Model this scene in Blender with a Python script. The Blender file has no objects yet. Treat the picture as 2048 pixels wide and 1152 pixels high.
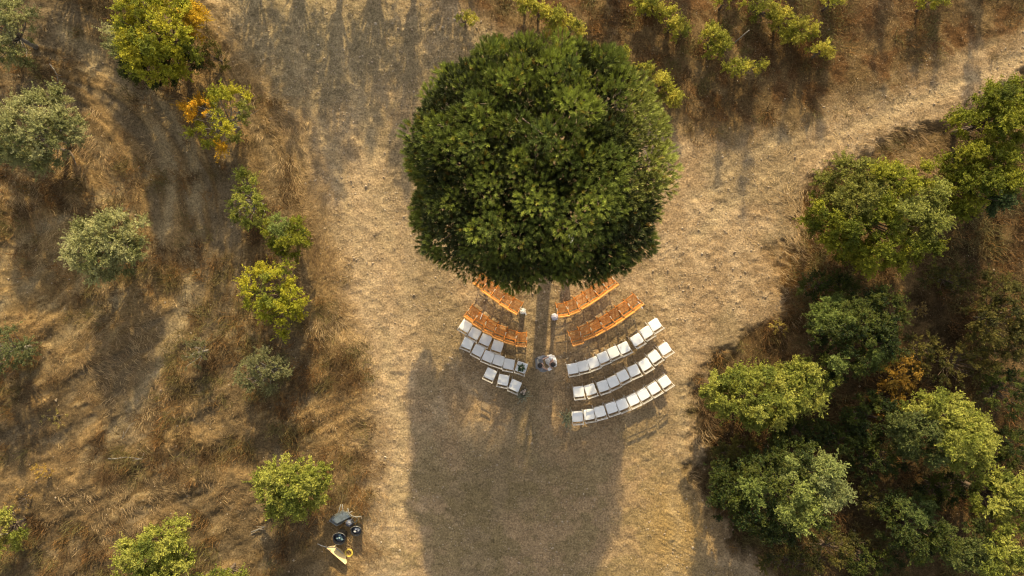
import bpy, math, random
import numpy as np
from mathutils import Vector, Matrix
R = math.radians
random.seed(7); RNG = np.random.default_rng(11)
sc = bpy.context.scene
COL = sc.collection

# ------------------------------------------------------------------ camera, sky, sun, exposure
H = 27.3; S = 50.0                      # camera height (m), photo pixels per metre on the ground
cam_d = bpy.data.cameras.new('camera'); cam = bpy.data.objects.new('camera', cam_d); COL.objects.link(cam)
cam.location = (0, 0, H); cam.rotation_euler = (0, 0, 0)
cam_d.sensor_width = 36; cam_d.lens = 36 * H / (2048 / S); cam_d.clip_end = 2000
sc.camera = cam
SUN_EL = R(26.5); LEAN = R(3.6)          # light comes from the top of the picture, a little from the right
w = bpy.data.worlds.new('World'); sc.world = w; w.use_nodes = True
wn = w.node_tree; bg = wn.nodes['Background']
sky = wn.nodes.new('ShaderNodeTexSky'); sky.sky_type = 'NISHITA'; sky.sun_disc = False
sky.sun_elevation = SUN_EL; sky.sun_rotation = LEAN; sky.dust_density = 3.0; sky.air_density = 1.0; sky.ozone_density = 0.6
hs = wn.nodes.new('ShaderNodeHueSaturation'); hs.inputs['Saturation'].default_value = 0.22
wn.links.new(sky.outputs[0], hs.inputs['Color']); wn.links.new(hs.outputs[0], bg.inputs[0])
bg.inputs[1].default_value = 0.14
sd = bpy.data.lights.new('sun', 'SUN'); sd.energy = 4.5; sd.angle = R(0.8); sd.color = (1.0, 0.79, 0.42)
sun = bpy.data.objects.new('sun', sd); COL.objects.link(sun)
SUNDIR = Vector((math.sin(LEAN) * math.cos(SUN_EL), math.cos(LEAN) * math.cos(SUN_EL), math.sin(SUN_EL)))
sun.rotation_euler = SUNDIR.to_track_quat('Z', 'Y').to_euler()
vs = sc.view_settings
vs.view_transform = 'Standard'; vs.look = 'None'; vs.gamma = 1; vs.exposure = 0.57
sc.render.engine = 'CYCLES'
sc.cycles.pixel_filter_type = 'BLACKMAN_HARRIS'; sc.cycles.filter_width = 1.15
sc.cycles.max_bounces = 6; sc.cycles.diffuse_bounces = 3; sc.cycles.transmission_bounces = 3; sc.cycles.transparent_max_bounces = 4

# ------------------------------------------------------------------ noise
_perm = np.random.default_rng(5).random((512, 512))
def vnoise(x, y, s=0):
    x = np.asarray(x, float) + s * 17.31; y = np.asarray(y, float) + s * 9.77
    xi = np.floor(x).astype(int); yi = np.floor(y).astype(int)
    fx = x - xi; fy = y - yi; fx = fx * fx * (3 - 2 * fx); fy = fy * fy * (3 - 2 * fy)
    a = _perm[xi % 512, yi % 512]; b = _perm[(xi + 1) % 512, yi % 512]
    c = _perm[xi % 512, (yi + 1) % 512]; d = _perm[(xi + 1) % 512, (yi + 1) % 512]
    return (a * (1 - fx) + b * fx) * (1 - fy) + (c * (1 - fx) + d * fx) * fy
def fbm(x, y, s=0, o=4):
    r = 0; a = 0.5; t = 0
    for k in range(o):
        r = r + a * vnoise(x * 2 ** k, y * 2 ** k, s + k * 3); t += a; a *= 0.5
    return r / t
def ss(a, b, x):
    t = np.clip((np.asarray(x, float) - a) / (b - a), 0, 1); return t * t * (3 - 2 * t)
def mix(a, b, t):
    t = np.asarray(t)[..., None]; return np.asarray(a) * (1 - t) + np.asarray(b) * t

# ------------------------------------------------------------------ the lie of the land
def P(px, py, z=0.0):                    # what the photo shows at (px,py), standing z above the ground
    k = (1 - z / H) / S
    return ((px - 1024) * k, (576 - py) * k)
def masks(x, y):
    px = x * S + 1024; py = 576 - y * S
    n = (fbm(x * .9, y * .9, 1) - .5) * 90 + (fbm(x * 3.5, y * 3.5, 2) - .5) * 60
    L = np.interp(py, [-600, 0, 90, 200, 300, 420, 560, 700, 850, 1000, 1152, 1800],
                  [380, 420, 470, 560, 610, 640, 675, 725, 745, 735, 720, 700])
    Rr = np.interp(py, [-200, 60, 140, 230, 300, 350, 420, 520, 620, 700, 780, 900, 1000, 1100, 1152, 1700],
                   [2600, 2300, 2060, 1900, 1730, 1650, 1600, 1570, 1560, 1450, 1395, 1390, 1405, 1470, 1545, 2000])
    V = np.interp(px, [600, 900, 1000, 1180, 1330, 1400, 1600, 1660, 1900, 2048, 2700],
                  [-260, -10, 70, 130, 230, 265, 262, 215, 130, 60, -100])
    left = ss(L + 35, L - 35, px + n * .6)            # rough dry field on the left
    right = ss(Rr - 35, Rr + 35, px + n)         # thicket on the right
    vine = ss(V + 40, V - 40, py + n * .7)       # vineyard at the top
    right = right * (1 - vine)
    dirt = (1 - left) * (1 - right) * (1 - vine)
    return px, py, left, right, vine, dirt
def bumpg(px, py, cx, cy, r, e=1.0):
    return np.exp(-(((px - cx) / r) ** 2 + ((py - cy) / (r * e)) ** 2))
def furrow(px, py):                      # curved tractor lines of the left field, along-track stretched noise
    r = np.hypot(px - 20, (py - 480)) / S
    a = np.arctan2(py - 480, px - 20)
    arcs = fbm(r * 2.1, a * 1.6, 21, 4)
    x, y = px / S, py / S
    diag = fbm((x * .5 + y * .86) * 1.9, (x * .86 - y * .5) * .55, 23, 4)
    t = ss(520, 700, py + (fbm(x * .4, y * .4, 24, 2) - .5) * 200)
    return arcs * (1 - t) + diag * t
def pdist(px, py, pts):
    d = np.full(np.shape(px), 1e9)
    for (x0, y0), (x1, y1) in zip(pts[:-1], pts[1:]):
        dx, dy = x1 - x0, y1 - y0
        t = np.clip(((px - x0) * dx + (py - y0) * dy) / (dx * dx + dy * dy), 0, 1)
        d = np.minimum(d, np.hypot(px - x0 - t * dx, py - y0 - t * dy))
    return d
FIELD_RUTS = [[(190, 130), (285, 205), (335, 300), (345, 390), (318, 480), (290, 560)], [(235, 120), (330, 200), (385, 300), (400, 420), (380, 560), (335, 700), (262, 830), (180, 920)],
              [(-40, 660), (60, 570), (150, 490), (250, 420)], [(-40, 560), (60, 480), (160, 420), (300, 350)], [(-40, 800), (80, 730), (170, 650), (240, 590)], [(120, 60), (230, 130), (300, 190)]]
ROAD_RUTS = [[(560, -60), (600, 120), (660, 300), (715, 480), (770, 680), (800, 860), (790, 1160)], [(660, -60), (700, 120), (740, 300), (780, 480), (840, 700)],
             [(1400, 470), (1520, 360), (1700, 255), (1900, 170), (2100, 90)], [(1390, 390), (1520, 300), (1700, 200), (1900, 115), (2100, 30)], [(1320, 560), (1370, 700), (1360, 860), (1350, 1160)]]
def ruts(px, py, L, w_):
    wob = (fbm(px / 45, py / 45, 71, 3) - .5) * 34
    r_ = 0
    for k in L: r_ = np.maximum(r_, np.exp(-((pdist(px + wob, py + wob * .6, k)) / w_) ** 2))
    return r_ * (.45 + .8 * ss(.35, .6, fbm(px / 60, py / 60, 72, 3)))
def height(x, y):
    px, py, left, right, vine, dirt = masks(x, y)
    d = np.clip(np.hypot(x, y) / 25 - 1.2, 0, 1)
    h = (fbm(x * .16, y * .16, 4, 2) - .5) * .35 * (1 - dirt * .6)
    h = h + dirt * ((fbm(x * 1.3, y * 1.3, 6, 3) - .5) * .08 + (fbm(x * 5.5, y * 5.5, 7, 3) - .5) * .075 + np.clip(fbm(x * 4, y * 4, 12, 4) - .58, 0, 1) * .16)
    rough = left + right + vine
    h = h + rough * ((fbm(x * 1.5, y * 1.5, 8, 4) - .5) * .22 + (fbm(x * 6, y * 6, 9, 2) - .5) * .06)
    h = h + left * (furrow(px, py) - .5) * .34
    h = h - .07 * left * ruts(px, py, FIELD_RUTS, 15) - .035 * dirt * ruts(px, py, ROAD_RUTS, 13)
    # ridges between vine rows, running down to the right
    q = (x * .62 + y * .78)
    h = h + vine * (np.sin(q * 2.6) * .06)
    # banks at the sides of the track
    h = h + .12 * left * ss(0, .5, left) - right * .25
    # wheel prints at the lower right of the clearing
    tp = bumpg(px, py, 1350, 1080, 60, 1.3)
    h = h + tp * .02 * np.sin((x * .8 + y * 1.3) * 26)
    return h
def hz(x, y): return float(height(np.array([x]), np.array([y]))[0])

DIRT = (.37, .258, .168); PALE = (.49, .36, .25); GREYD = (.255, .195, .125)
STRAW = (.325, .215, .110); BROWN = (.165, .107, .055); DARKB = (.062, .042, .022); FIELD = (.205, .137, .075)
def ground_col(x, y):
    px, py, left, right, vine, dirt = masks(x, y)
    n1 = fbm(x * .5, y * .5, 31, 4); n2 = fbm(x * 1.7, y * 1.7, 32, 4); n3 = fbm(x * 5, y * 5, 33, 3)
    c = mix(np.broadcast_to(DIRT, x.shape + (3,)), PALE, ss(.45, .7, n2) * .7)
    c = mix(c, GREYD, ss(.52, .35, n1) * .6)
    c = mix(c, GREYD, bumpg(px, py, 620, 60, 230, .6) * .0)
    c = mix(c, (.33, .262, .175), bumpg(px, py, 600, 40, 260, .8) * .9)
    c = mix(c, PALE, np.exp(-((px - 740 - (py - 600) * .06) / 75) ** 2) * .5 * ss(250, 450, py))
    # the bed of the clearing, mottled with a darker grey-green
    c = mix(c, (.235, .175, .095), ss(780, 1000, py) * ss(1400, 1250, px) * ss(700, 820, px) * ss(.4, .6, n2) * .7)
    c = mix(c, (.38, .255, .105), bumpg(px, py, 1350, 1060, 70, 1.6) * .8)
    fl = mix(np.broadcast_to(FIELD, x.shape + (3,)), BROWN, ss(.42, .62, n1))
    fu = furrow(px, py)
    fl = mix(fl, STRAW, ss(.50, .62, fu) * .8)
    fl = mix(fl, (.40, .30, .18), ss(.54, .60, fu) * ss(.66, .60, fu) * ss(.45, .6, n1) * .6)
    fl = mix(fl, (.20, .155, .11), ss(.5, .38, fu) * .7)
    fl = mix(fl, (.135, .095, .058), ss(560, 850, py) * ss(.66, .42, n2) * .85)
    fl = mix(fl, STRAW, np.exp(-((px - np.interp(py, [0, 200, 420, 700, 1152], [440, 560, 620, 690, 700])) / 60) ** 2) * .7)
    fl = mix(fl, (.30, .20, .09), bumpg(px, py, 60, 480, 170, .8) * .5)
    fl = mix(fl, (.37, .285, .185), np.clip(ruts(px, py, FIELD_RUTS, 15), 0, 1) * .8)
    c = mix(c, (.47, .355, .235), np.clip(ruts(px, py, ROAD_RUTS, 14), 0, 1) * .6)
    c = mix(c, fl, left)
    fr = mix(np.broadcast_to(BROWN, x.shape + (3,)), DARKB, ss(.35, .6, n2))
    fr = mix(fr, DARKB, ss(700, 900, py) * .6)  # soil deepened further: shade of the dense trees put into its colour
    fr = mix(fr, STRAW, bumpg(px, py, 1810, 310, 95, .8))
    fr = mix(fr, (.25, .13, .045), bumpg(px, py, 1590, 480, 90, 1.5) * .8)
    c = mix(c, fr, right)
    fv = mix(np.broadcast_to(BROWN, x.shape + (3,)), (.14, .075, .035), ss(.42, .6, n2))
    fv = mix(fv, (.26, .18, .10), ss(.5, .62, fbm((x * .62 + y * .78) * 1.6, (x * .78 - y * .62) * .25, 35)) * .7)
    c = mix(c, fv, vine)
    return np.clip(c * np.array([1.0, .985, .83]) * (0.80 + .4 * n3)[..., None], 0.005, 1)

# ------------------------------------------------------------------ materials
def mat(name, base=(.5, .5, .5), rough=.7, noise=0, nscale=20, metal=0, bump=0, bscale=60, c2=None, rand=0):
    m = bpy.data.materials.new(name); m.use_nodes = True; nt = m.node_tree; b = nt.nodes['Principled BSDF']
    b.inputs['Roughness'].default_value = rough; b.inputs['Metallic'].default_value = metal
    tc = nt.nodes.new('ShaderNodeTexCoord')
    n = nt.nodes.new('ShaderNodeTexNoise'); n.inputs['Scale'].default_value = nscale; n.inputs['Detail'].default_value = 5
    nt.links.new(tc.outputs['Object'], n.inputs['Vector'])
    r = nt.nodes.new('ShaderNodeValToRGB'); r.color_ramp.elements[0].position = .3; r.color_ramp.elements[1].position = .7
    k = noise
    a = c2 if c2 else tuple(v * (1 - k) for v in base)
    r.color_ramp.elements[0].color = (*a, 1); r.color_ramp.elements[1].color = (*[min(1, v * (1 + k * .5)) for v in base], 1)
    nt.links.new(n.outputs['Fac'], r.inputs[0]); nt.links.new(r.outputs[0], b.inputs['Base Color'])
    if rand:
        oi = nt.nodes.new('ShaderNodeObjectInfo'); mp = nt.nodes.new('ShaderNodeMapRange'); mp.inputs[3].default_value = 1 - rand; mp.inputs[4].default_value = 1 + rand * .3
        vm = nt.nodes.new('ShaderNodeVectorMath'); vm.operation = 'SCALE'
        nt.links.new(oi.outputs['Random'], mp.inputs[0]); nt.links.new(r.outputs[0], vm.inputs[0]); nt.links.new(mp.outputs[0], vm.inputs['Scale']); nt.links.new(vm.outputs[0], b.inputs['Base Color'])
    if bump:
        n2 = nt.nodes.new('ShaderNodeTexNoise'); n2.inputs['Scale'].default_value = bscale; nt.links.new(tc.outputs['Object'], n2.inputs['Vector'])
        bp = nt.nodes.new('ShaderNodeBump'); bp.inputs['Strength'].default_value = bump; bp.inputs['Distance'].default_value = .01
        nt.links.new(n2.outputs['Fac'], bp.inputs['Height']); nt.links.new(bp.outputs[0], b.inputs['Normal'])
    return m
def attr_mat(name, transl=.3, rough=.6, spec=.3, nscale=0):
    m = bpy.data.materials.new(name); m.use_nodes = True; nt = m.node_tree; b = nt.nodes['Principled BSDF']
    a = nt.nodes.new('ShaderNodeAttribute'); a.attribute_name = 'col'
    b.inputs['Roughness'].default_value = rough; b.inputs['Specular IOR Level'].default_value = spec
    nt.links.new(a.outputs['Color'], b.inputs['Base Color'])
    if transl:
        t = nt.nodes.new('ShaderNodeBsdfTranslucent'); mx = nt.nodes.new('ShaderNodeMixShader'); mx.inputs[0].default_value = transl
        nt.links.new(a.outputs['Color'], t.inputs[0]); nt.links.new(b.outputs[0], mx.inputs[1]); nt.links.new(t.outputs[0], mx.inputs[2])
        nt.links.new(mx.outputs[0], nt.nodes['Material Output'].inputs[0])
    return m
M = {}
M['leaf'] = attr_mat('leaf', .30, .65, .12)
M['needle'] = attr_mat('needle', .10, .55, .15)
M['straw'] = attr_mat('straw', .2, .7, .2)
M['stone'] = attr_mat('stone', 0, .9, .2)
M['bark'] = mat('bark', (.16, .115, .08), .9, .5, 12, bump=.6, bscale=30)
M['greybark'] = mat('grey_bark', (.26, .23, .19), .9, .4, 14, bump=.5)
M['white'] = mat('white_pad', (.88, .88, .87), .55, .06, 9, bump=.3, bscale=9, rand=.09)
M['whiteframe'] = mat('white_frame', (.60, .56, .50), .4, .08, 12)
M['cloth'] = mat('white_cloth', (.84, .83, .82), .8, .08, 20, bump=.3, bscale=25)
M['wood'] = mat('orange_wood', (.60, .225, .035), .5, .35, 22, c2=(.38, .13, .022), bump=.2, rand=.35)
M['sunlit_rail'] = mat('orange_wood_sunlit', (.90, .42, .11), .4, .25, 30, c2=(.74, .29, .06), bump=.2, rand=.2)  # same wood made brighter, sun on the top rail put into its colour
M['brass'] = mat('hinge', (.75, .68, .55), .35, .1, 10, metal=.8)
M['steelblue'] = mat('galvanised_tray', (.20, .235, .255), .45, .35, 9, metal=.35, bump=.3)
M['tan'] = mat('tan_tray', (.88, .66, .34), .6, .12, 8)
M['tube'] = mat('grey_tube', (.45, .43, .38), .4, .15, 12, metal=.4)
M['black'] = mat('black_plastic', (.022, .022, .025), .35, .3, 8)
M['bag'] = mat('dark_bag', (.10, .11, .15), .35, .4, 14, bump=.8, bscale=20)
M['yellow'] = mat('yellow_rubber', (.80, .62, .08), .5, .2, 12)
M['rubber'] = mat('rubber', (.03, .03, .03), .8, .2, 12)
M['skin'] = mat('skin', (.55, .34, .25), .5, .06, 14)
M['hair'] = mat('hair', (.02, .014, .011), .45, .4, 40, bump=.6, bscale=90)
M['suit'] = mat('grey_suit', (.21, .215, .23), .85, .12, 40, bump=.2)
M['shoe'] = mat('shoe', (.04, .03, .025), .4, .1, 12)
M['petal'] = mat('petal', (.78, .74, .70), .7, .12, 30)
M['cream'] = mat('cream_petal', (.66, .52, .42), .7, .2, 30)
M['mauve'] = mat('mauve_petal', (.62, .58, .66), .7, .2, 25)
M['eye'] = mat('eye', (.03, .02, .02), .2, .1, 12)
M['lip'] = mat('lip', (.45, .18, .15), .5, .1, 12)

# ------------------------------------------------------------------ mesh helpers
def link(o, parent=None):
    COL.objects.link(o)
    if parent: o.parent = parent
    return o
def tag(o, label=None, cat=None, group=None, kind=None):
    if label: o['label'] = label
    if cat: o['category'] = cat
    if group: o['group'] = group
    if kind: o['kind'] = kind
    return o
def thing(name, label, cat, loc=(0, 0, 0), rz=0, group=None):
    o = bpy.data.objects.new(name, None); o.empty_display_size = .2; o.location = loc; o.rotation_euler = (0, 0, rz)
    link(o); return tag(o, label, cat, group)
def np_mesh(name, V, F, m, parent=None, cols=None, smooth=False, vcols=None):
    V = np.asarray(V, np.float32); F = np.asarray(F, np.int32); k = F.shape[1]; nf = len(F)
    me = bpy.data.meshes.new(name)
    me.vertices.add(len(V)); me.vertices.foreach_set('co', V.ravel())
    me.loops.add(nf * k); me.loops.foreach_set('vertex_index', F.ravel())
    me.polygons.add(nf); me.polygons.foreach_set('loop_start', np.arange(0, nf * k, k, dtype=np.int32))
    me.polygons.foreach_set('loop_total', np.full(nf, k, dtype=np.int32))
    me.polygons.foreach_set('use_smooth', np.full(nf, smooth))
    if cols is not None:
        a = me.attributes.new('col', 'FLOAT_COLOR', 'FACE')
        a.data.foreach_set('color', np.concatenate([cols, np.ones((nf, 1))], 1).astype(np.float32).ravel())
    if vcols is not None:
        a = me.attributes.new('col', 'FLOAT_COLOR', 'POINT')
        a.data.foreach_set('color', np.concatenate([vcols, np.ones((len(V), 1))], 1).astype(np.float32).ravel())
    me.update(); me.validate(); me.materials.append(m)
    return link(bpy.data.objects.new(name, me), parent)
class MB:
    def __init__(s): s.v = []; s.f = []; s.sm = []
    def add(s, vs, fs, sm=False):
        n = len(s.v); s.v += [tuple(v) for v in vs]; s.f += [tuple(i + n for i in f) for f in fs]; s.sm += [sm] * len(fs)
    def box(s, c, size, rot=None, bev=0):
        """box with (optionally) chamfered vertical and horizontal edges"""
        hx, hy, hzz = size[0] / 2, size[1] / 2, size[2] / 2
        m = rot.to_matrix() if rot is not None else Matrix.Identity(3)
        c = Vector(c)
        if not bev:
            vs = [c + m @ Vector((sx * hx, sy * hy, sz * hzz)) for sz in (-1, 1) for sy in (-1, 1) for sx in (-1, 1)]
            s.add(vs, [(0, 2, 3, 1), (4, 5, 7, 6), (0, 1, 5, 4), (2, 6, 7, 3), (0, 4, 6, 2), (1, 3, 7, 5)])
            return
        def ring(ix, z):
            b = bev
            pts = []
            for sx, sy in ((1, 1), (-1, 1), (-1, -1), (1, -1)):
                ax, ay = hx - ix, hy - ix
                cs = [(ax, ay - b), (ax - b * .3, ay - b * .3), (ax - b, ay)]
                if sx * sy < 0: cs = cs[::-1]
                pts += [(sx * u, sy * v, z) for u, v in cs]
            return [c + m @ Vector(p) for p in pts]
        bb = min(bev * .5, hzz * .6)
        rings = [ring(bb, -hzz), ring(0, -hzz + bb), ring(0, hzz - bb), ring(bb, hzz)]
        n = 12; vs = sum(rings, [])
        fs = [(k * n + i, k * n + (i + 1) % n, (k + 1) * n + (i + 1) % n, (k + 1) * n + i) for k in range(3) for i in range(n)]
        fs += [tuple(range(n))[::-1], tuple(3 * n + i for i in range(n))]
        s.add(vs, fs)
    def tube(s, pts, r, n=8, cap=True):
        pts = [Vector(p) for p in pts]
        rs = list(r) if hasattr(r, '__len__') else [r] * len(pts)
        prev = None; vs = []
        for i, p in enumerate(pts):
            t = (pts[min(i + 1, len(pts) - 1)] - pts[max(i - 1, 0)]).normalized()
            a = prev if prev is not None else (Vector((0, 0, 1)) if abs(t.z) < .9 else Vector((1, 0, 0)))
            u = (a - t * a.dot(t)).normalized(); prev = u; v = t.cross(u)
            vs += [p + (u * math.cos(2 * math.pi * k / n) + v * math.sin(2 * math.pi * k / n)) * rs[i] for k in range(n)]
        fs = [(i * n + k, i * n + (k + 1) % n, (i + 1) * n + (k + 1) % n, (i + 1) * n + k) for i in range(len(pts) - 1) for k in range(n)]
        s.add(vs, fs, True)
        if cap:
            m = len(s.v) - len(vs)
            s.f += [tuple(m + k for k in range(n))[::-1], tuple(m + (len(pts) - 1) * n + k for k in range(n))]; s.sm += [False] * 2
    def lathe(s, prof, c=(0, 0, 0), n=24, wob=0, folds=0, ex=1, ey=1):
        vs = []
        for r, z in prof:
            for k in range(n):
                a = 2 * math.pi * k / n; rr = r * (1 + wob * math.sin(folds * a + z * 2))
                vs.append((c[0] + rr * math.cos(a) * ex, c[1] + rr * math.sin(a) * ey, c[2] + z))
        fs = [(i * n + k, i * n + (k + 1) % n, (i + 1) * n + (k + 1) % n, (i + 1) * n + k) for i in range(len(prof) - 1) for k in range(n)]
        s.add(vs, fs, True)
    def ball(s, c, r, n=8, m=6, e=(1, 1, 1), jit=0):
        vs = []; c = Vector(c)
        for i in range(m + 1):
            th = math.pi * i / m
            for k in range(n):
                a = 2 * math.pi * k / n; q = r * (1 + jit * (random.random() - .5))
                vs.append(c + Vector((math.sin(th) * math.cos(a) * e[0], math.sin(th) * math.sin(a) * e[1], math.cos(th) * e[2])) * q)
        fs = [(i * n + k, (i + 1) * n + k, (i + 1) * n + (k + 1) % n, i * n + (k + 1) % n) for i in range(m) for k in range(n)]
        s.add(vs, fs, True)
    def build(s, name, m, parent=None, off=None):
        me = bpy.data.meshes.new(name)
        vs = [tuple(Vector(v) - Vector(off)) for v in s.v] if off is not None else s.v
        me.from_pydata(vs, [], s.f); me.materials.append(m)
        me.polygons.foreach_set('use_smooth', s.sm); me.update()
        return link(bpy.data.objects.new(name, me), parent)
def copy_tree(o, parent=None):
    c = o.copy(); COL.objects.link(c); c.parent = parent
    for ch in list(o.children): copy_tree(ch, c)
    return c

# ------------------------------------------------------------------ ground
def axis(a, b, n):
    core = np.linspace(a, b, n); st = core[1] - core[0]; ext = []; p = 0
    for k in range(26):
        p += st * 1.45 ** (k + 1); ext.append(p)
    ext = np.array(ext); ext = ext[ext < 700]
    return np.concatenate([(a - ext)[::-1], core, b + ext])
gx = axis(-23, 23, 820); gy = axis(-13.5, 13.5, 480)
X, Y = np.meshgrid(gx, gy); Z = height(X, Y)
nx, ny = len(gx), len(gy)
idx = np.arange(nx * ny).reshape(ny, nx)
F = np.stack([idx[:-1, :-1], idx[:-1, 1:], idx[1:, 1:], idx[1:, :-1]], -1).reshape(-1, 4)
gm = bpy.data.materials.new('dry_earth'); gm.use_nodes = True; nt = gm.node_tree; b = nt.nodes['Principled BSDF']
b.inputs['Roughness'].default_value = .95; b.inputs['Specular IOR Level'].default_value = .1
a = nt.nodes.new('ShaderNodeAttribute'); a.attribute_name = 'col'
tc = nt.nodes.new('ShaderNodeTexCoord')
def NN(scale, det, rough=.6):
    n = nt.nodes.new('ShaderNodeTexNoise'); n.inputs['Scale'].default_value = scale; n.inputs['Detail'].default_value = det; n.inputs['Roughness'].default_value = rough
    nt.links.new(tc.outputs['Object'], n.inputs['Vector']); return n
n1 = NN(13, 8, .75)
mr = nt.nodes.new('ShaderNodeMapRange'); mr.inputs[1].default_value = .3; mr.inputs[2].default_value = .7; mr.inputs[3].default_value = .5; mr.inputs[4].default_value = 1.5
vo = nt.nodes.new('ShaderNodeTexVoronoi'); vo.inputs['Scale'].default_value = 15; nt.links.new(tc.outputs['Object'], vo.inputs['Vector'])
ad = nt.nodes.new('ShaderNodeMath'); ad.operation = 'MULTIPLY_ADD'; ad.inputs[1].default_value = -.22; nt.links.new(vo.outputs['Distance'], ad.inputs[0]); nt.links.new(n1.outputs['Fac'], ad.inputs[2])
a2 = nt.nodes.new('ShaderNodeMath'); a2.operation = 'ADD'; a2.inputs[1].default_value = .09; nt.links.new(ad.outputs[0], a2.inputs[0]); nt.links.new(a2.outputs[0], mr.inputs[0])
mm = nt.nodes.new('ShaderNodeVectorMath'); mm.operation = 'SCALE'
nt.links.new(a.outputs['Color'], mm.inputs[0]); nt.links.new(mr.outputs[0], mm.inputs['Scale'])
nt.links.new(mm.outputs[0], b.inputs['Base Color'])
n2 = NN(12, 10, .8)
bp = nt.nodes.new('ShaderNodeBump'); bp.inputs['Strength'].default_value = 1.0; bp.inputs['Distance'].default_value = .07
nt.links.new(n2.outputs['Fac'], bp.inputs['Height']); nt.links.new(bp.outputs[0], b.inputs['Normal'])
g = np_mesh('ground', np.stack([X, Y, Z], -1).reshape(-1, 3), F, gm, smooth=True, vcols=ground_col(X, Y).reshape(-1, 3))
tag(g, kind='structure')

# ------------------------------------------------------------------ stones and dry grass (nobody could count them)
def scatter(n, x0=-21.5, x1=21.5, y0=-12.6, y1=12.6):
    return RNG.uniform(x0, x1, n), RNG.uniform(y0, y1, n)
x, y = scatter(90000)
px, py, le, ri, vi, di = masks(x, y)
keep = RNG.random(len(x)) < (di * (.25 + .9 * ss(.45, .65, fbm(x * .8, y * .8, 41))) + .08) * np.where(py > 650, .6, 1)
x, y = x[keep], y[keep]; n = len(x)
r = .010 + .018 * RNG.random(n) ** 3 + .04 * (RNG.random(n) ** 26)
dirs = np.array([(1, 0, 0), (0, 1, 0), (-1, 0, 0), (0, -1, 0), (0, 0, 1), (0, 0, -1)], float)
V = dirs[None] * r[:, None, None] * (1 + .6 * (RNG.random((n, 6, 1)) - .5)) * np.array([1.1, 1.1, .75])
an = RNG.random(n) * 6.28; ca, sa = np.cos(an)[:, None], np.sin(an)[:, None]
V = np.stack([V[..., 0] * ca - V[..., 1] * sa, V[..., 0] * sa + V[..., 1] * ca, V[..., 2]], -1)
V += np.stack([x, y, height(x, y) + r * .35], -1)[:, None]
ft = np.array([(0, 1, 4), (1, 2, 4), (2, 3, 4), (3, 0, 4), (1, 0, 5), (2, 1, 5), (3, 2, 5), (0, 3, 5)])
F = (ft[None] + (np.arange(n) * 6)[:, None, None]).reshape(-1, 3)
cc = mix(np.broadcast_to((.33, .245, .155), (n, 3)), (.52, .42, .30), RNG.random(n) ** 3)
tag(np_mesh('gravel', V.reshape(-1, 3), F, M['stone'], cols=np.repeat(cc, 8, 0)), 'pale small stones strewn over the bare track', 'gravel', kind='stuff')

def blades(name, x, y, nb, length, width, lean, cols, label, cat, az=None, azs=6.28, spread=.1):
    n = len(x)
    X = np.repeat(x, nb) + RNG.normal(0, spread, n * nb); Y = np.repeat(y, nb) + RNG.normal(0, spread, n * nb)
    Lh = np.repeat(length, nb) * RNG.uniform(.5, 1.2, n * nb)
    A = (np.repeat(az, nb) if az is not None else 0) + RNG.uniform(-azs / 2, azs / 2, n * nb)
    T = np.repeat(lean, nb) * RNG.uniform(.7, 1.15, n * nb) if hasattr(lean, '__len__') else lean * RNG.uniform(.7, 1.15, n * nb)
    T = np.clip(T, .05, 1.5)
    D = np.stack([np.cos(A) * np.sin(T), np.sin(A) * np.sin(T), np.cos(T)], -1)
    wA = A + np.pi / 2 + RNG.normal(0, .5, len(A)); W = np.stack([np.cos(wA), np.sin(wA), np.zeros_like(wA)], -1) * width * RNG.uniform(.6, 1.4, len(A))[:, None]
    B = np.stack([X, Y, height(X, Y) - .01], -1)
    mid = B + D * Lh[:, None] * .55 + np.array([0, 0, 1]) * Lh[:, None] * .08
    tip = B + D * Lh[:, None]; tip[:, 2] -= Lh * .08
    V = np.stack([B - W * .5, B + W * .5, mid + W * .4, mid - W * .4, tip], 1).reshape(-1, 3)
    o = (np.arange(len(X)) * 5)[:, None]
    F1 = np.concatenate([o + [0, 1, 2], o + [0, 2, 3], o + [3, 2, 4]], 1).reshape(-1, 3)
    c = np.repeat(cols, nb, 0) * RNG.uniform(.65, 1.35, (len(X), 1))
    return tag(np_mesh(name, V, F1, M['straw'], cols=np.repeat(np.clip(c, 0, 1), 3, 0)), label, cat, kind='stuff')
# general rough cover of the field, vineyard and thicket floor
x, y = scatter(62000)
px, py, le, ri, vi, di = masks(x, y)
cl = fbm(x * 1.4, y * 1.4, 51, 4); fu = furrow(px, py)
dens = (le * (1 - .9 * np.clip(ruts(px, py, FIELD_RUTS, 17), 0, 1)) * (.04 + .75 * ss(.45, .62, fu)) + ri * .8 + vi * .75) * (.2 + 1.1 * ss(.4, .6, cl)) + di * .03
k = RNG.random(len(x)) < dens; x, y, cl, px, py, le, ri, vi, di = [v[k] for v in (x, y, cl, px, py, le, ri, vi, di)]
c = ground_col(x, y) * 1.25
t = RNG.random(len(x))
c = mix(c, (.40, .28, .14), (t < .3) * .6 * (1 - .7 * ri)); c = mix(c, (.13, .07, .03), (t > .72) * .6)
c = mix(c, (.27, .14, .05), (fbm(x * .6, y * .6, 52) > .56) * .35)
blades('dry_grass', x, y, 7, (.09 + .17 * cl * (1 - .6 * di)), .012, 1.2, c, 'dry brown grass matted over the rough ground', 'dry grass')
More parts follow.
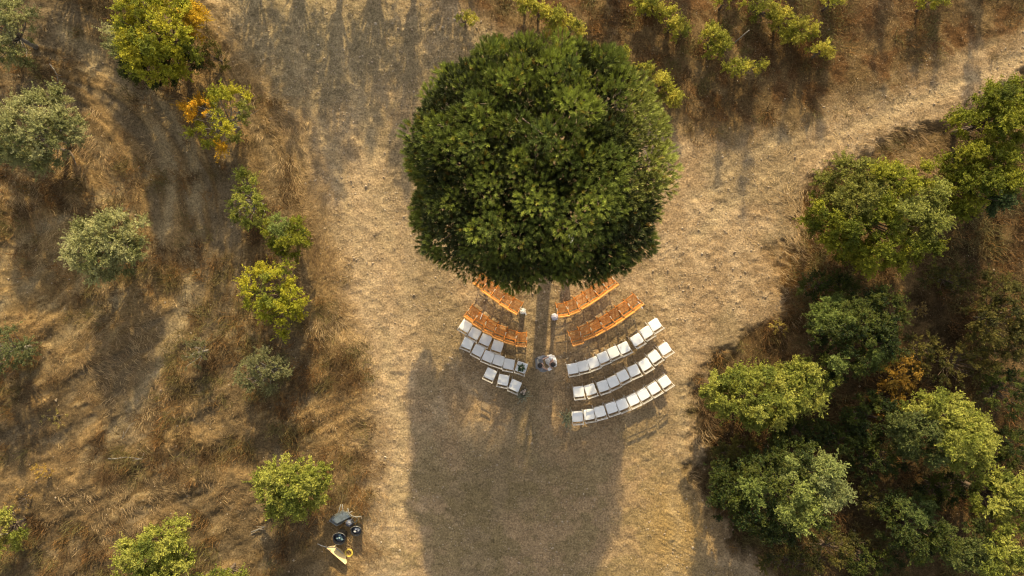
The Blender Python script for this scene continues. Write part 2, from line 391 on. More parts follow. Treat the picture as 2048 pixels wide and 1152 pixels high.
# long combed straw along the left bank of the track and in the golden patches
x, y = scatter(80000)
px, py, le, ri, vi, di = masks(x, y)
bank = np.exp(-((px - np.interp(py, [0, 200, 420, 700, 850, 1152], [450, 560, 620, 690, 715, 715])) / 42) ** 2)
patch = bumpg(px, py, 1810, 310, 80, .75) + .7 * bumpg(px, py, 1590, 480, 60, 1.8) + .6 * bumpg(px, py, 190, 320, 90, .8) + .5 * bumpg(px, py, 290, 1010, 120, .5) \
    + .6 * bumpg(px, py, 300, 830, 45, 1.2) + .6 * bumpg(px, py, 80, 420, 140, .6) + .5 * bumpg(px, py, 230, 690, 110, .8) + .5 * bumpg(px, py, 1420, 870, 30, 3)
k = RNG.random(len(x)) < np.clip(bank * .75 * ss(60, 220, py) + patch * .9, 0, 1) * (.25 + ss(.4, .6, fbm(x * 1.2, y * 1.2, 53)))
x, y, px, py, bank = x[k], y[k], px[k], py[k], bank[k]
az = np.where(bank > .3, -.3, -.9) + (fbm(x * .5, y * .5, 54) - .5) * 6
c = mix(np.broadcast_to((.42, .295, .155), (len(x), 3)), (.29, .185, .09), ss(.4, .6, fbm(x * .9, y * .9, 55)))
c = mix(c, (.52, .37, .18), RNG.random(len(x)) ** 3)
blades('straw', x, y, 6, np.full(len(x), .34), .012, 1.3, c, 'long golden straw lying along the left bank of the track', 'straw', az, 1.0, .08)
# broken stubble lying on the track
x, y = scatter(30000)
px, py, le, ri, vi, di = masks(x, y)
k = RNG.random(len(x)) < di * ss(.42, .6, fbm(x * .7, y * .7, 56)) * (.35 + .65 * ss(820, 700, px) + .5 * ss(1300, 1380, px)) * .22
x, y = x[k], y[k]
c = mix(ground_col(x, y) * 1.3, (.58, .44, .26), RNG.random(len(x)) * .7)
blades('chaff', x, y, 3, np.full(len(x), .12), .012, 1.45, c, 'short pale chaff trodden into the track', 'chaff', spread=.12)
x, y = scatter(9000, -4.5, 6.5, -1.5, 9.5)
k = RNG.random(len(x)) < np.exp(-(((x - 1.2) / 3.4) ** 2 + ((y - 4.3) / 3.4) ** 2)) * ss(.35, .6, fbm(x * 1.3, y * 1.3, 57)) * .9
x, y = x[k], y[k]
c = mix(np.broadcast_to((.30, .16, .07), (len(x), 3)), (.16, .09, .045), RNG.random(len(x)))
blades('needle_litter', x, y, 6, np.full(len(x), .13), .008, 1.5, c, 'rust-brown fallen needles littering the earth around the pine', 'needle litter', spread=.1)
# low dark brushwood mats
x, y = scatter(12000)
px, py, le, ri, vi, di = masks(x, y)
wl = fbm(x * .55, y * .55, 58, 3)
k = RNG.random(len(x)) < (le * (.6 + .5 * ss(600, 900, py)) + vi * .7 + ri * 1.0) * ss(.47, .6, wl + ri * .12 + le * .05 * ss(600, 900, py)) * 1.1
x, y, ri2 = x[k], y[k], ri[k]
c = mix(np.broadcast_to((.12, .07, .03), (len(x), 3)), (.16, .13, .045), ss(.4, .6, fbm(x * 1.1, y * 1.1, 59)))
c = mix(c, (.26, .13, .04), (RNG.random(len(x)) < .2) * .8)
blades('dead_weeds', x, y, 26, np.full(len(x), .42), .014, .85, c, 'low dark tangle of dead weeds on the rough ground', 'weeds', spread=.13)

# ------------------------------------------------------------------ foliage
def rnd_dirs(n):
    v = RNG.normal(size=(n, 3)); return v / np.linalg.norm(v, axis=1, keepdims=True)
def leaf_quads(Pc, N, ln, wd, fold=.0):
    n = len(Pc)
    t = rnd_dirs(n); u = np.cross(N, t); u /= np.linalg.norm(u, axis=1, keepdims=True) + 1e-9; v = np.cross(N, u)
    ln = ln[:, None]; wd = wd[:, None]
    V = np.stack([Pc - u * ln, Pc + v * wd + N * ln * .1, Pc + u * ln - N * ln * .25, Pc - v * wd + N * ln * .1], 1).reshape(-1, 3)
    F = (np.arange(n) * 4)[:, None] + np.arange(4)[None]
    return V, F
PAL = {  # base, second, accent
    'green':  ((.18, .195, .022), (.29, .285, .030), (.10, .12, .018)),
    'olive':  ((.30, .30, .12), (.44, .42, .19), (.19, .20, .07)),
    'yellow': ((.32, .32, .03), (.46, .41, .04), (.20, .22, .035)),
    'dark':   ((.055, .07, .018), (.105, .12, .024), (.03, .042, .014)),
    'lime':   ((.245, .26, .045), (.37, .365, .075), (.135, .16, .03)),
    'vine':   ((.38, .36, .05), (.54, .46, .08), (.22, .23, .04)),
    'rust':   ((.28, .165, .03), (.38, .235, .04), (.16, .11, .025)),
    'gold':   ((.42, .27, .06), (.52, .36, .08), (.25, .15, .04)),
    'muddy':  ((.115, .105, .028), (.16, .135, .035), (.06, .06, .02)),
}
def make_tree(name, label, cat, px, py, rx, ry, ht, pal, group=None, ncl=60, cr=.30, leaf=.045, dens=1.0, bark='bark', rot=0,
              low=.25, accents=(), bare=0, base=None, feather=1.0, partn=('trunk', 'crown'), rag=.28):
    """crown seen at (px,py) with picture half-axes rx, ry; ht = top of the tree in metres"""
    zc = ht * (.5 + low * .35); hv = ht - zc
    f = (1 - zc / H) / S
    cx, cy = P(px, py, zc); RX, RY = rx * f, ry * f
    bx, by = base if base else (cx * .995, cy * .995)
    bz = hz(bx, by)
    root = thing(name, label, cat, (bx, by, bz), 0, group)
    # clump centres: poisson-ish inside a ragged ellipsoid, biased to the outside
    ph = RNG.random(6) * 6.28
    cand = []
    tries = 0; mind = cr * .95
    while len(cand) < ncl and tries < ncl * 60:
        tries += 1
        d = rnd_dirs(1)[0]
        if d[2] < -.55: continue
        a = math.atan2(d[1], d[0])
        rag_ = 1 + rag * (.5 * math.sin(2 * a + ph[0]) + .4 * math.sin(3 * a + ph[1]) + .35 * math.sin(5 * a + ph[2]))
        u = RNG.random() ** .42
        rr = u * (rag_ if abs(d[2]) < .9 else 1) * .98
        p = np.array([d[0] * max(.15, RX - cr * .75) * rr, d[1] * max(.15, RY - cr * .75) * rr, d[2] * max(.15, hv - cr * .4) * u])
        if all(np.sum((p - q) ** 2) > mind ** 2 for q in cand): cand.append(p)
        if tries % (ncl * 8) == 0: mind *= .85
    C = np.array(cand)
    if rot:
        c_, s_ = math.cos(rot), math.sin(rot); C[:, :2] = C[:, :2] @ np.array([[c_, s_], [-s_, c_]])
    C = C + np.array([cx, cy, bz + zc])
    ctr = np.array([cx, cy, bz + zc * .8])
    p0, p1, p2 = [np.array(v) for v in PAL[pal]]
    Vs = []; Fs = []; Cs = []; off = 0
    for i, c in enumerate(C):
        out = c - ctr; out /= np.linalg.norm(out) + 1e-6
        out = out + np.array([0, 0, .35]); out /= np.linalg.norm(out)
        crr = cr * RNG.choice([.6, .8, 1.0, 1.2, 1.45])
        hard = np.clip(1 - bare * (np.hypot(*(c - ctr)[:2]) < .45 * min(RX, RY)), 0, 1)
        nshoot = max(4, int(20 * dens * hard * (crr / .3) ** 1.5))
        sd_ = rnd_dirs(nshoot) + out * .9 + np.array([0, 0, .25]); sd_ /= np.linalg.norm(sd_, axis=1, keepdims=True)
        nl = max(5, int(15 * (.045 / leaf) * (crr / .3)))
        t = RNG.uniform(.25, 1.0, (nshoot, nl)); t[:, 0] = 1
        Ls = crr * RNG.uniform(.6, 1.15 * feather, (nshoot, 1)) * np.where(RNG.random((nshoot, 1)) < .15, 1.45, 1)
        pts = c + sd_[:, None] * (t * Ls)[..., None] + RNG.normal(0, leaf * .75, (nshoot, nl, 3)) * (1.15 - .4 * t)[..., None]
        pts = pts.reshape(-1, 3); n = len(pts)
        N = rnd_dirs(n) * .8 + out * .5 + np.array([0, .15, .5]); N /= np.linalg.norm(N, axis=1, keepdims=True)
        V, Fq = leaf_quads(pts, N, leaf * RNG.uniform(.5, 1.25, n), leaf * .46 * RNG.uniform(.6, 1.2, n))
        Vs.append(V); Fs.append(Fq + off); off += len(V)
        mixc = RNG.random(); col = p0 * (1 - mixc) + (p1 if RNG.random() < .6 else p2) * mixc
        cpx = 1024 + c[0] * S / (1 - c[2] / H); cpy = 576 - c[1] * S / (1 - c[2] / H)
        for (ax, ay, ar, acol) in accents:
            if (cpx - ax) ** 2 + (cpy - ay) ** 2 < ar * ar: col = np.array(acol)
        tipl = np.repeat(RNG.random(nshoot), nl)[:, None]
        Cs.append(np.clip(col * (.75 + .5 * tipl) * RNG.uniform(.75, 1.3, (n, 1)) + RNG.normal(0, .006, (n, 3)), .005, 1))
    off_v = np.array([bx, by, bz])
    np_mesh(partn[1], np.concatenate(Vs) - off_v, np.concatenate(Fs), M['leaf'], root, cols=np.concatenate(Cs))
    tb = MB()
    fork = Vector((bx + (cx - bx) * .3, by + (cy - by) * .3, bz + ht * .28)); r0 = .022 * ht + .02
    tb.tube([(bx, by, bz - .1), (bx + .02, by, bz + ht * .12), fork], [r0 * 1.3, r0, r0 * .85], 8)
    order = RNG.permutation(len(C))[:max(7, min(len(C), 34))]
    for i in order:
        e = Vector(C[i]); md = fork.lerp(e, .5) + Vector(RNG.normal(0, .07, 3)) - Vector((0, 0, .08))
        tb.tube([fork, md, e], [r0 * .45, r0 * .25, .006], 5, False)
        if bare:
            for q in range(3):
                tb.tube([md, md + Vector(RNG.normal(0, .35, 3)) + Vector((0, 0, .3))], [.012, .004], 4, False)
    tb.build(partn[0], M[bark], root, off=(bx, by, bz))
    return root
LG = 'trees and shrubs along the left of the track'; RG = 'trees and bushes of the thicket on the right'
# left of the track
make_tree('olive_tree', 'grey-green olive tree cut by the top left corner of the picture', 'tree', 5, 60, 66, 90, 3.0, 'olive', 'olive trees', 70, .32, .035, 1.1, 'greybark')
make_tree('locust_tree', 'large yellow-green tree at the top left with an orange-yellow patch on its right side', 'tree', 322, 70, 92, 105, 4.0, 'yellow', LG, 120, .33, .042, 1.0,
          accents=((398, 40, 26, (.55, .36, .03)), (395, 75, 18, (.55, .36, .03))), rag=.15)
make_tree('olive_shrub', 'grey olive shrub pressed against the left side of the large yellow-green tree', 'shrub', 252, 92, 42, 45, 2.2, 'olive', 'olive trees', 22, .28, .035, .8, 'greybark')
make_tree('shrub', 'dark green foliage at the bottom of the large yellow-green tree', 'shrub', 325, 128, 85, 48, 1.9, 'dark', LG, 45, .28, .04, 1.0)  # dark clump set at the bottom of the tree above
make_tree('shrub', 'dull brown-green bush at the track edge right of the large yellow-green tree', 'shrub', 428, 112, 38, 28, 1.1, 'muddy', LG, 18, .22, .035, .8)
make_tree('olive_tree', 'broad silvery olive tree at the left edge with a bare dark limb reaching down right', 'tree', 72, 262, 108, 88, 3.2, 'olive', 'olive trees', 120, .34, .034, 1.15, 'greybark', rag=.2)
make_tree('shrub', 'yellow shrub with bare grey twigs in its middle and an orange bough on its left', 'shrub', 445, 238, 80, 66, 2.5, 'yellow', LG, 58, .28, .038, .85, 'greybark',
          accents=((385, 215, 34, (.62, .36, .03)), (455, 285, 18, (.60, .36, .03)), (500, 255, 40, (.22, .22, .05))), bare=.75, rag=.4)
make_tree('shrub', 'narrow loose green shrub above left of the round green shrub', 'shrub', 502, 402, 42, 68, 2.0, 'lime', LG, 34, .26, .036, .8, 'greybark', rag=.4)
make_tree('shrub', 'round green shrub at the left edge of the track, above the bright yellow bush', 'shrub', 577, 472, 56, 46, 1.9, 'green', LG, 46, .24, .036, 1.1, accents=((560, 455, 22, (.22, .26, .07)),))
make_tree('shrub', 'bright yellow feathery bush below the round green shrub', 'shrub', 548, 588, 74, 68, 2.4, 'yellow', LG, 56, .27, .040, .9, rag=.38)
make_tree('olive_tree', 'pale silvery olive tree standing alone in the left field', 'tree', 218, 492, 88, 76, 3.0, 'olive', 'olive trees', 85, .33, .034, 1.05, 'greybark', rag=.25,
          accents=())
make_tree('olive_tree', 'dull olive tree cut by the left edge at mid height', 'tree', 8, 700, 62, 58, 2.4, 'olive', 'olive trees', 40, .30, .034, .6, 'greybark', accents=((8, 700, 90, (.14, .15, .06)),))
make_tree('olive_shrub', 'small faint grey-green olive shrub left of the bright yellow bush', 'shrub', 395, 705, 36, 44, 1.4, 'olive', 'olive trees', 14, .24, .03, .45, 'greybark', accents=((395, 705, 60, (.16, .15, .07)),))
make_tree('olive_tree', 'thin grey-green olive tree below the bright yellow bush', 'tree', 530, 742, 72, 44, 2.0, 'olive', 'olive trees', 38, .28, .032, .8, 'greybark', accents=((545, 745, 70, (.21, .205, .09)),))
make_tree('oak_tree', 'fresh green tree just above the wheelbarrows and buckets', 'tree', 588, 970, 92, 62, 2.8, 'lime', LG, 85, .30, .044, 1.0, rag=.22)
make_tree('oak_tree', 'large pale green tree cut by the bottom edge in the left field', 'tree', 312, 1112, 82, 74, 3.2, 'lime', LG, 80, .30, .045, 1.0, rag=.2)
make_tree('shrub', 'low green branches at the bottom edge right of the large pale green tree', 'shrub', 450, 1148, 62, 26, 1.6, 'lime', LG, 28, .24, .042, .9)
make_tree('shrub', 'yellow-green shrub cut by the left edge near the bottom', 'shrub', 8, 1058, 40, 50, 1.8, 'lime', LG, 24, .26, .04, .9, accents=((10, 1058, 20, (.33, .30, .07)),))
make_tree('dry_bush', 'small golden bush in the lower left field', 'dry bush', 92, 942, 24, 20, .6, 'gold', 'dry bushes', 10, .16, .028, .8, partn=('stem', 'foliage'))
make_tree('dry_bush', 'faded straw-coloured bush below left of the small golden bush', 'dry bush', 48, 998, 34, 30, .7, 'gold', 'dry bushes', 14, .18, .028, .5, partn=('stem', 'foliage'), accents=((48, 998, 60, (.32, .21, .08)),))
make_tree('dry_bush', 'tiny yellow tuft at the left, above the golden bush', 'dry bush', 105, 835, 30, 24, .5, 'gold', 'dry bushes', 9, .14, .026, .5, partn=('stem', 'foliage'), accents=((105, 835, 60, (.36, .29, .09)),))
# thicket on the right
make_tree('oak_tree', 'broad yellow-green tree beside the bend of the track on the right', 'tree', 1762, 428, 158, 122, 3.9, 'green', RG, 190, .34, .046, 1.1, accents=((1850, 430, 60, (.26, .27, .06)), (1700, 370, 60, (.21, .21, .045))), rag=.14)
make_tree('oak_tree', 'tall green tree cut by the right edge above the broad yellow-green one', 'tree', 2008, 232, 92, 74, 4.2, 'green', RG, 80, .33, .045, 1.0, rag=.2)
make_tree('oak_tree', 'dense green tree right of the broad yellow-green one', 'tree', 1972, 362, 92, 82, 3.8, 'green', RG, 90, .33, .045, 1.0, accents=((2000, 420, 45, (.06, .085, .03)),), rag=.2)
make_tree('oak_tree', 'dark blue-green tree with a few bright tufts, below the broad yellow-green one', 'tree', 1708, 665, 104, 98, 3.6, 'dark', RG, 120, .32, .042, 1.05,
          accents=((1650, 620, 36, (.17, .21, .05)), (1700, 645, 18, (.20, .24, .06)), (1745, 700, 16, (.20, .24, .06)), (1690, 720, 20, (.20, .24, .06))), rag=.15)
make_tree('oak_tree', 'bright green tree overhanging the right edge of the clearing', 'tree', 1508, 792, 106, 66, 3.3, 'lime', RG, 100, .31, .045, 1.15, rag=.15)
make_tree('oak_tree', 'bright green tree joining the overhanging one on its right', 'tree', 1612, 768, 60, 62, 3.3, 'lime', RG, 56, .28, .042, 1.0, rag=.2)
make_tree('oak_tree', 'large dark tree with a spray of bright tufts, low on the right of the clearing', 'tree', 1562, 985, 150, 104, 4.0, 'dark', RG, 150, .34, .045, 1.05,
          accents=((1570, 940, 26, (.24, .27, .08)), (1640, 935, 36, (.25, .28, .09)), (1690, 935, 40, (.25, .28, .09)), (1590, 1010, 36, (.24, .27, .07)), (1665, 985, 40, (.22, .24, .09)), (1705, 980, 28, (.22, .24, .09)), (1515, 980, 22, (.2, .24, .06))), rag=.16)  # accent clumps take a lighter leaf colour
make_tree('oak_tree', 'yellow-green rounded tree near the lower right, its right half a brighter green', 'tree', 1896, 865, 108, 84, 3.7, 'lime', RG, 115, .32, .046, 1.1, accents=((1830, 870, 45, (.13, .15, .045)), (1850, 930, 50, (.11, .13, .04))), rag=.2)  # left and lower clumps take a darker leaf colour
make_tree('oak_tree', 'bright green tree cut by the right edge near the bottom', 'tree', 2018, 1005, 62, 72, 3.6, 'lime', RG, 56, .30, .046, 1.05)
make_tree('oak_tree', 'yellow-green tree in the bottom right corner', 'tree', 1962, 1105, 84, 58, 3.4, 'lime', RG, 66, .31, .046, 1.0, accents=((1925, 1090, 50, (.12, .14, .04)),))
make_tree('oak_tree', 'dull dark green tree at the bottom edge left of the corner tree', 'tree', 1832, 1060, 74, 72, 3.0, 'dark', RG, 66, .31, .044, .9, accents=((1832, 1030, 35, (.11, .14, .04)),))
make_tree('bush', 'dark brown-green bush at the right edge at mid height', 'bush', 2010, 640, 84, 92, 2.4, 'muddy', RG, 75, .30, .036, .9)
make_tree('bush', 'small dark bush between the dark tree and the rounded yellow-green one', 'bush', 1742, 838, 66, 60, 1.8, 'dark', RG, 40, .28, .04, .9)
make_tree('bush', 'muddy green bush beside the clearing, between the bright and the large dark tree', 'bush', 1478, 905, 58, 34, 1.4, 'muddy', RG, 30, .26, .036, .7)
make_tree('bush', 'muddy low bush at the bottom edge under the large dark tree', 'bush', 1665, 1100, 88, 48, 1.3, 'muddy', RG, 36, .26, .036, .6)
make_tree('dry_bush', 'orange-brown bush right of the dark blue-green tree', 'dry bush', 1812, 752, 56, 42, 1.3, 'rust', 'dry bushes', 30, .24, .034, .8, partn=('stem', 'foliage'))
make_tree('dry_bush', 'rust-coloured bush left of the rounded yellow-green tree', 'dry bush', 1778, 812, 42, 36, 1.2, 'rust', 'dry bushes', 20, .22, .034, .7, partn=('stem', 'foliage'))
make_tree('dry_bush', 'small sandy bush in the open patch above the orange-brown bush', 'dry bush', 1848, 618, 22, 18, .6, 'gold', 'dry bushes', 9, .16, .028, .5, partn=('stem', 'foliage'), accents=((1848, 618, 60, (.26, .18, .06)),))
make_tree('dry_bush', 'yellowish bush at the right edge of the clearing left of the dark blue-green tree', 'dry bush', 1560, 655, 22, 20, .6, 'gold', 'dry bushes', 9, .16, .028, .6, partn=('stem', 'foliage'), accents=((1560, 655, 60, (.33, .25, .06)),))
for i, (px, py, rx, ry, ht, pal, wh) in enumerate((
    (1468, 955, 50, 45, 1.5, 'dark', 'at the clearing edge left of the large dark tree'), (1765, 925, 60, 50, 1.7, 'dark', 'below left of the rounded yellow-green tree'),
    (1770, 1010, 60, 45, 1.5, 'muddy', 'right of the large dark tree'), (1900, 985, 62, 44, 1.8, 'dark', 'under the rounded yellow-green tree'),
    (1925, 730, 70, 50, 1.6, 'muddy', 'below the right-edge bush at mid height'), (1850, 705, 52, 42, 1.2, 'muddy', 'in the open brown patch right of the dark blue-green tree'),
    (2020, 785, 54, 56, 2.0, 'dark', 'at the right edge above the rounded yellow-green tree'), (1600, 862, 66, 34, 1.5, 'dark', 'between the bright overhanging tree and the large dark one'),
    (1690, 880, 56, 36, 1.6, 'dark', 'above right of the large dark tree'), (2035, 900, 40, 46, 1.9, 'dark', 'at the right edge beside the rounded yellow-green tree'),
    (1745, 1125, 70, 40, 1.5, 'dark', 'at the bottom edge left of the dull dark green tree'), (1590, 1130, 66, 34, 1.2, 'muddy', 'at the bottom edge nearest to the clearing'),
    (1905, 560, 60, 40, 1.2, 'muddy', 'in the brown gap below the dense green tree'), (1650, 570, 60, 34, 1.6, 'dark', 'between the broad yellow-green and dark blue-green trees'))):
    make_tree('bush', ('added low dark bush ' if pal == 'dark' else 'added low muddy green bush ') + wh, 'bush', px, py, rx, ry, ht, pal, RG, 34, .26, .036, .7 if pal == 'dark' else .5)  # dark undergrowth added to deepen the shade of the thicket
# trees standing beyond the top of the picture, whose long shadows fall into it
for i, (px, py, rx, ry, ht, dn) in enumerate(((470, -230, 60, 50, 4.1, .5), (560, -240, 70, 50, 4.6, .55), (640, -250, 60, 50, 5.6, .45), (730, -250, 70, 50, 4.7, .5), (810, -260, 45, 45, 5.7, .4), (900, -250, 60, 50, 4.3, .5), (90, -170, 90, 60, 3.4, .7), (215, -190, 70, 60, 3.8, .6))):
    make_tree('tree', 'open-crowned tree beyond the top edge, %s of the eight from the left corner' % ['third', 'fourth', 'fifth', 'sixth', 'seventh', 'last', 'first', 'second'][i], 'tree', px, py, rx, ry, ht, 'green', 'broad trees beyond the top edge', 34, .40, .06, dn * .55)
SL = ['a short', 'a tall', 'a thin tall', 'the very tallest', 'a thin short', 'a thin', 'a stout short', 'a low thin', 'the farthest right', 'the farthest left']
def slender(px, py, rr, ht):
    make_tree('cypress_tree', 'slender tree beyond the top edge above the vineyard, %s one' % SL.pop(0), 'tree', px, py, rr, rr, ht, 'dark', 'slender trees beyond the top edge', 30, .28, .06, .6, low=-.2)
for px, py, rr, ht in ((1350, -330, 26, 5.8), (1420, -330, 30, 6.3), (1520, -340, 22, 6.2), (1590, -350, 34, 7.2), (1650, -330, 20, 5.2), (1730, -350, 22, 5.4), (1845, -340, 34, 5.2), (1960, -340, 26, 4.8), (2050, -340, 30, 4.9), (1260, -320, 30, 5.0)):
    slender(px, py, rr, ht)

# ------------------------------------------------------------------ grapevines at the top
VN = 'grapevines of the vineyard at the top'
def vine(px, py, rx, ry, label, n=12, pal='vine', rot=0, ht=1.3):
    rx *= 1.0; ry *= .95; n = int(n * 1.25)
    return make_tree('grapevine', label, 'grapevine', px, py, rx, ry, ht, pal, VN, n, .22, .040, 1.0, partn=('stem', 'foliage'), rot=rot, low=.1, rag=.5)
vine(928, 38, 24, 14, 'small lone grapevine between the track and the first vine row', 8, ht=1.0)
for (a, b, t) in ((1050, 4, 'first grapevine of the leftmost row, cut by the top edge'), (1078, 18, 'second grapevine down the leftmost row'), (1110, 34, 'third grapevine down the leftmost row'),
                  (1142, 50, 'fourth grapevine down the leftmost row, just touching the pine')):
    vine(a, b, 28, 20, t, 13, rot=-.5)
vine(1248, 108, 16, 9, 'sparse grapevine peeping out beside the upper right edge of the pine', 6, ht=.9)
vine(1285, 138, 22, 14, 'thin grapevine of the leftmost row right of the pine crown', 8)
vine(1322, 168, 28, 26, 'leafy grapevine of the leftmost row right of the pine crown', 15)
vine(1350, 200, 22, 20, 'last grapevine of the leftmost row, at the edge of the track', 10)
vine(1298, 14, 30, 26, 'grapevine of the second row, cut by the top edge', 16, 'vine', rot=-.4)
vine(1345, 48, 32, 40, 'tall leafy grapevine of the second row', 20, 'vine')
vine(1428, 82, 38, 34, 'round bushy grapevine with a leaning stake in the second row', 24)
vine(1482, 138, 36, 24, 'last grapevine of the second row, low and wide', 16)
vine(1450, 2, 22, 10, 'pale grapevine just inside the top edge between the second and third rows', 6)
vine(1525, 18, 38, 30, 'grapevine of the third row, cut by the top edge', 20, rot=-.4)
vine(1562, 45, 34, 26, 'second grapevine down the third row', 16, rot=-.4)
vine(1600, 68, 36, 26, 'third grapevine down the third row with a long raised shoot', 17, rot=.3)
vine(1640, 102, 28, 20, 'last grapevine of the third row, small and yellow', 11)
vine(1665, 3, 24, 9, 'yellow grapevine just inside the top edge right of the third row', 6)
vine(1858, 4, 30, 14, 'grapevine at the top edge furthest to the right', 9)
sx, sy = P(1462, 92)
k = MB(); k.tube([(0, 0, 0), (.55, .38, 1.2)], [.025, .02], 6)
st = k.build('stake', M['greybark']); st.location = (*P(1448, 104), hz(*P(1448, 104))); tag(st, 'grey wooden stake leaning beside the round bushy grapevine', 'stake')

# ------------------------------------------------------------------ the umbrella pine
def pine():
    cx, cy = P(1078, 334, 5.2); RX, RY = 3.93, 3.78
    bx, by = (1100 - 1024) / S, (576 - 405) / S; bz = hz(bx, by)
    root = thing('pine_tree', 'great dark green umbrella pine shading the ceremony chairs', 'pine tree', (bx, by, bz))
    OUT = np.array([(1348, 322), (1350, 285), (1335, 225), (1300, 165), (1250, 108), (1180, 66), (1110, 68), (1030, 60), (990, 66), (935, 100), (880, 132), (840, 190), (811, 250),
                    (808, 310), (830, 375), (818, 430), (838, 500), (885, 532), (935, 552), (990, 568), (1040, 582), (1100, 556), (1180, 562), (1228, 556), (1262, 526), (1308, 512), (1328, 440), (1344, 380)], float)
    oa = np.arctan2(322 - OUT[:, 1], OUT[:, 0] - 1079); orr = 1 / np.sqrt((np.cos(oa) / 262) ** 2 + (np.sin(oa) / 252) ** 2)
    oe = np.hypot(OUT[:, 0] - 1079, 322 - OUT[:, 1]) / orr; o_ = np.argsort(oa); oa = oa[o_]; oe = oe[o_]
    def edge(a):   # outline of the crown seen from above
        return float(np.interp((a + math.pi) % (2 * math.pi) - math.pi, oa, oe, period=2 * math.pi)) * .985
    def spot(a, u, z):   # crown outline seen at (1077,320), half-axes 268 x 256 in the picture
        return P(1079 + 262 * u * edge(a) * math.cos(a), 328 - 252 * u * edge(a) * math.sin(a), z)
    def dome(u):   # height of the crown's top at relative radius u
        return 4.9 + 4.0 * math.sqrt(max(0, 1 - u ** 1.9))
    bo = []; t = 0
    while t < 4000 and len(bo) < 90:      # boughs
        t += 1; a = RNG.random() * 6.28318; u = math.sqrt(RNG.random()) * 1.0
        p = np.array(spot(a, u, dome(u)))
        if all(np.hypot(*(p - q)) > .98 for q in bo): bo.append(p)
    bo = np.array(bo); bh = RNG.normal(0, .34, len(bo))
    def side_drop(a, u):     # hangs lowest at the two sides, highest towards the sun
        k = min(1, max(0, (.35 - math.sin(a)) / .5))
        return ((1.0 * k * max(0, abs(math.cos(a)) - .4) / .6 + .2) - 1.0 * max(0, math.sin(a))) * u ** 5
    cl = []; t = 0; mind = .50
    while t < 16000 and len(cl) < 330:
        t += 1
        a = RNG.random() * 6.28318; u = math.sqrt(RNG.random()) * .95
        z = dome(u) - side_drop(a, u); x, y = spot(a, u, z)
        d = np.hypot(bo[:, 0] - x, bo[:, 1] - y); j = d.argmin(); d = d[j]
        if d > .60 and RNG.random() < .85: continue
        z += bh[j] + .75 * (1 - (d / .52) ** 2) - .35 + RNG.normal(0, .05)
        p = np.array([x, y, z, 0])
        if all(np.sum((p[:3] - q[:3]) ** 2) > mind ** 2 for q in cl): cl.append(p)
        if t % 4000 == 0: mind *= .92
    for k in range(150):      # rim clumps hanging round the edge, lower at the two sides
        a = RNG.random() * 6.28318; u = RNG.uniform(.84, .955) - (.05 if vnoise(a * 3, 2.2, 63) < .4 else 0)
        z = 4.85 + RNG.uniform(-.35, .4) - side_drop(a, 1) * RNG.uniform(.75, 1.1)
        x, y = spot(a, u, z); cl.append(np.array([x, y, z, 0]))
    for k in range(470):      # inner layer half a metre to a metre and a half down
        a = RNG.random() * 6.28318; u = math.sqrt(RNG.random()) * .88
        z = dome(u) - RNG.uniform(.7, 1.6) * (1 - .5 * u) - side_drop(a, u)
        x, y = spot(a, u, z); cl.append(np.array([x, y, z, 1]))
    inner = np.array(cl)[:, 3]; cl = np.array(cl)[:, :3]
    V = []; F = []; Cc = []; o = 0
    ctr = np.array([cx, cy, 4.2])
    for c, inn in zip(cl, inner):
        out = (c - ctr) / np.array([RX, RY, 4.5]); out = out / (np.linalg.norm(out) + 1e-6)
        out = out * .8 + np.array([0, 0, .75]); out /= np.linalg.norm(out)
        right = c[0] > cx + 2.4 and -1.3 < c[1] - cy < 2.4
        r = RNG.uniform(.24, .38) * (1.4 if inn else 1); sp = .125 if not inn else .22
        # shoots spaced over the top of the clump like a cauliflower
        tu = []
        for d in rnd_dirs(260):
            d = d + out * .55; d /= np.linalg.norm(d)
            if all((d - q) @ (d - q) > (sp / r) ** 2 for q in tu): tu.append(d)
            if len(tu) >= (15 if right else 30): break
        d = np.array(tu); nt_ = len(d)
        pos = c + d * np.array([1, 1, .8]) * r * RNG.uniform(.82, 1.12, (nt_, 1))
        ax = d * .55 + out * .4 + np.array([0, .05, .45]) + RNG.normal(0, .08, (nt_, 3)); ax /= np.linalg.norm(ax, axis=1, keepdims=True)
        nn = 46 if not inn else 26
        base = pos[:, None] + ax[:, None] * RNG.uniform(-.12, .05, (nt_, nn, 1))
        q = RNG.normal(size=(nt_, nn, 3)); q -= ax[:, None] * np.sum(q * ax[:, None], -1, keepdims=True); q /= np.linalg.norm(q, axis=-1, keepdims=True)
        dirn = ax[:, None] * RNG.uniform(.8, 1.3, (nt_, nn, 1)) + q * RNG.uniform(.3, .7, (nt_, nn, 1)); dirn /= np.linalg.norm(dirn, axis=-1, keepdims=True)
        L = RNG.uniform(.095, .14, (nt_, nn, 1)); tip = base + dirn * L
        wv = np.cross(dirn, RNG.normal(size=dirn.shape)); wv /= np.linalg.norm(wv, axis=-1, keepdims=True); wv = wv * (.0042 if not inn else .009)
        vv = np.stack([base - wv, base + wv, tip + wv * .6, tip - wv * .6], 2).reshape(-1, 3)
        n = nt_ * nn
        V.append(vv); F.append(np.arange(n * 4).reshape(n, 4) + o); o += n * 4
        m_ = RNG.random()
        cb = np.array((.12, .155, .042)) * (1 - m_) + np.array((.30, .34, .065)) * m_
        if inn: cb = np.array((.09, .105, .04))  # inner needles darkened: shade inside the crown put into their colour
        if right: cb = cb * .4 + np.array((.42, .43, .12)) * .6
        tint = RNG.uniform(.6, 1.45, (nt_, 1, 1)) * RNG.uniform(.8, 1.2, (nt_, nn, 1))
        old = (RNG.random((nt_, 1, 1)) < .03) * np.array([.14, .05, .0])
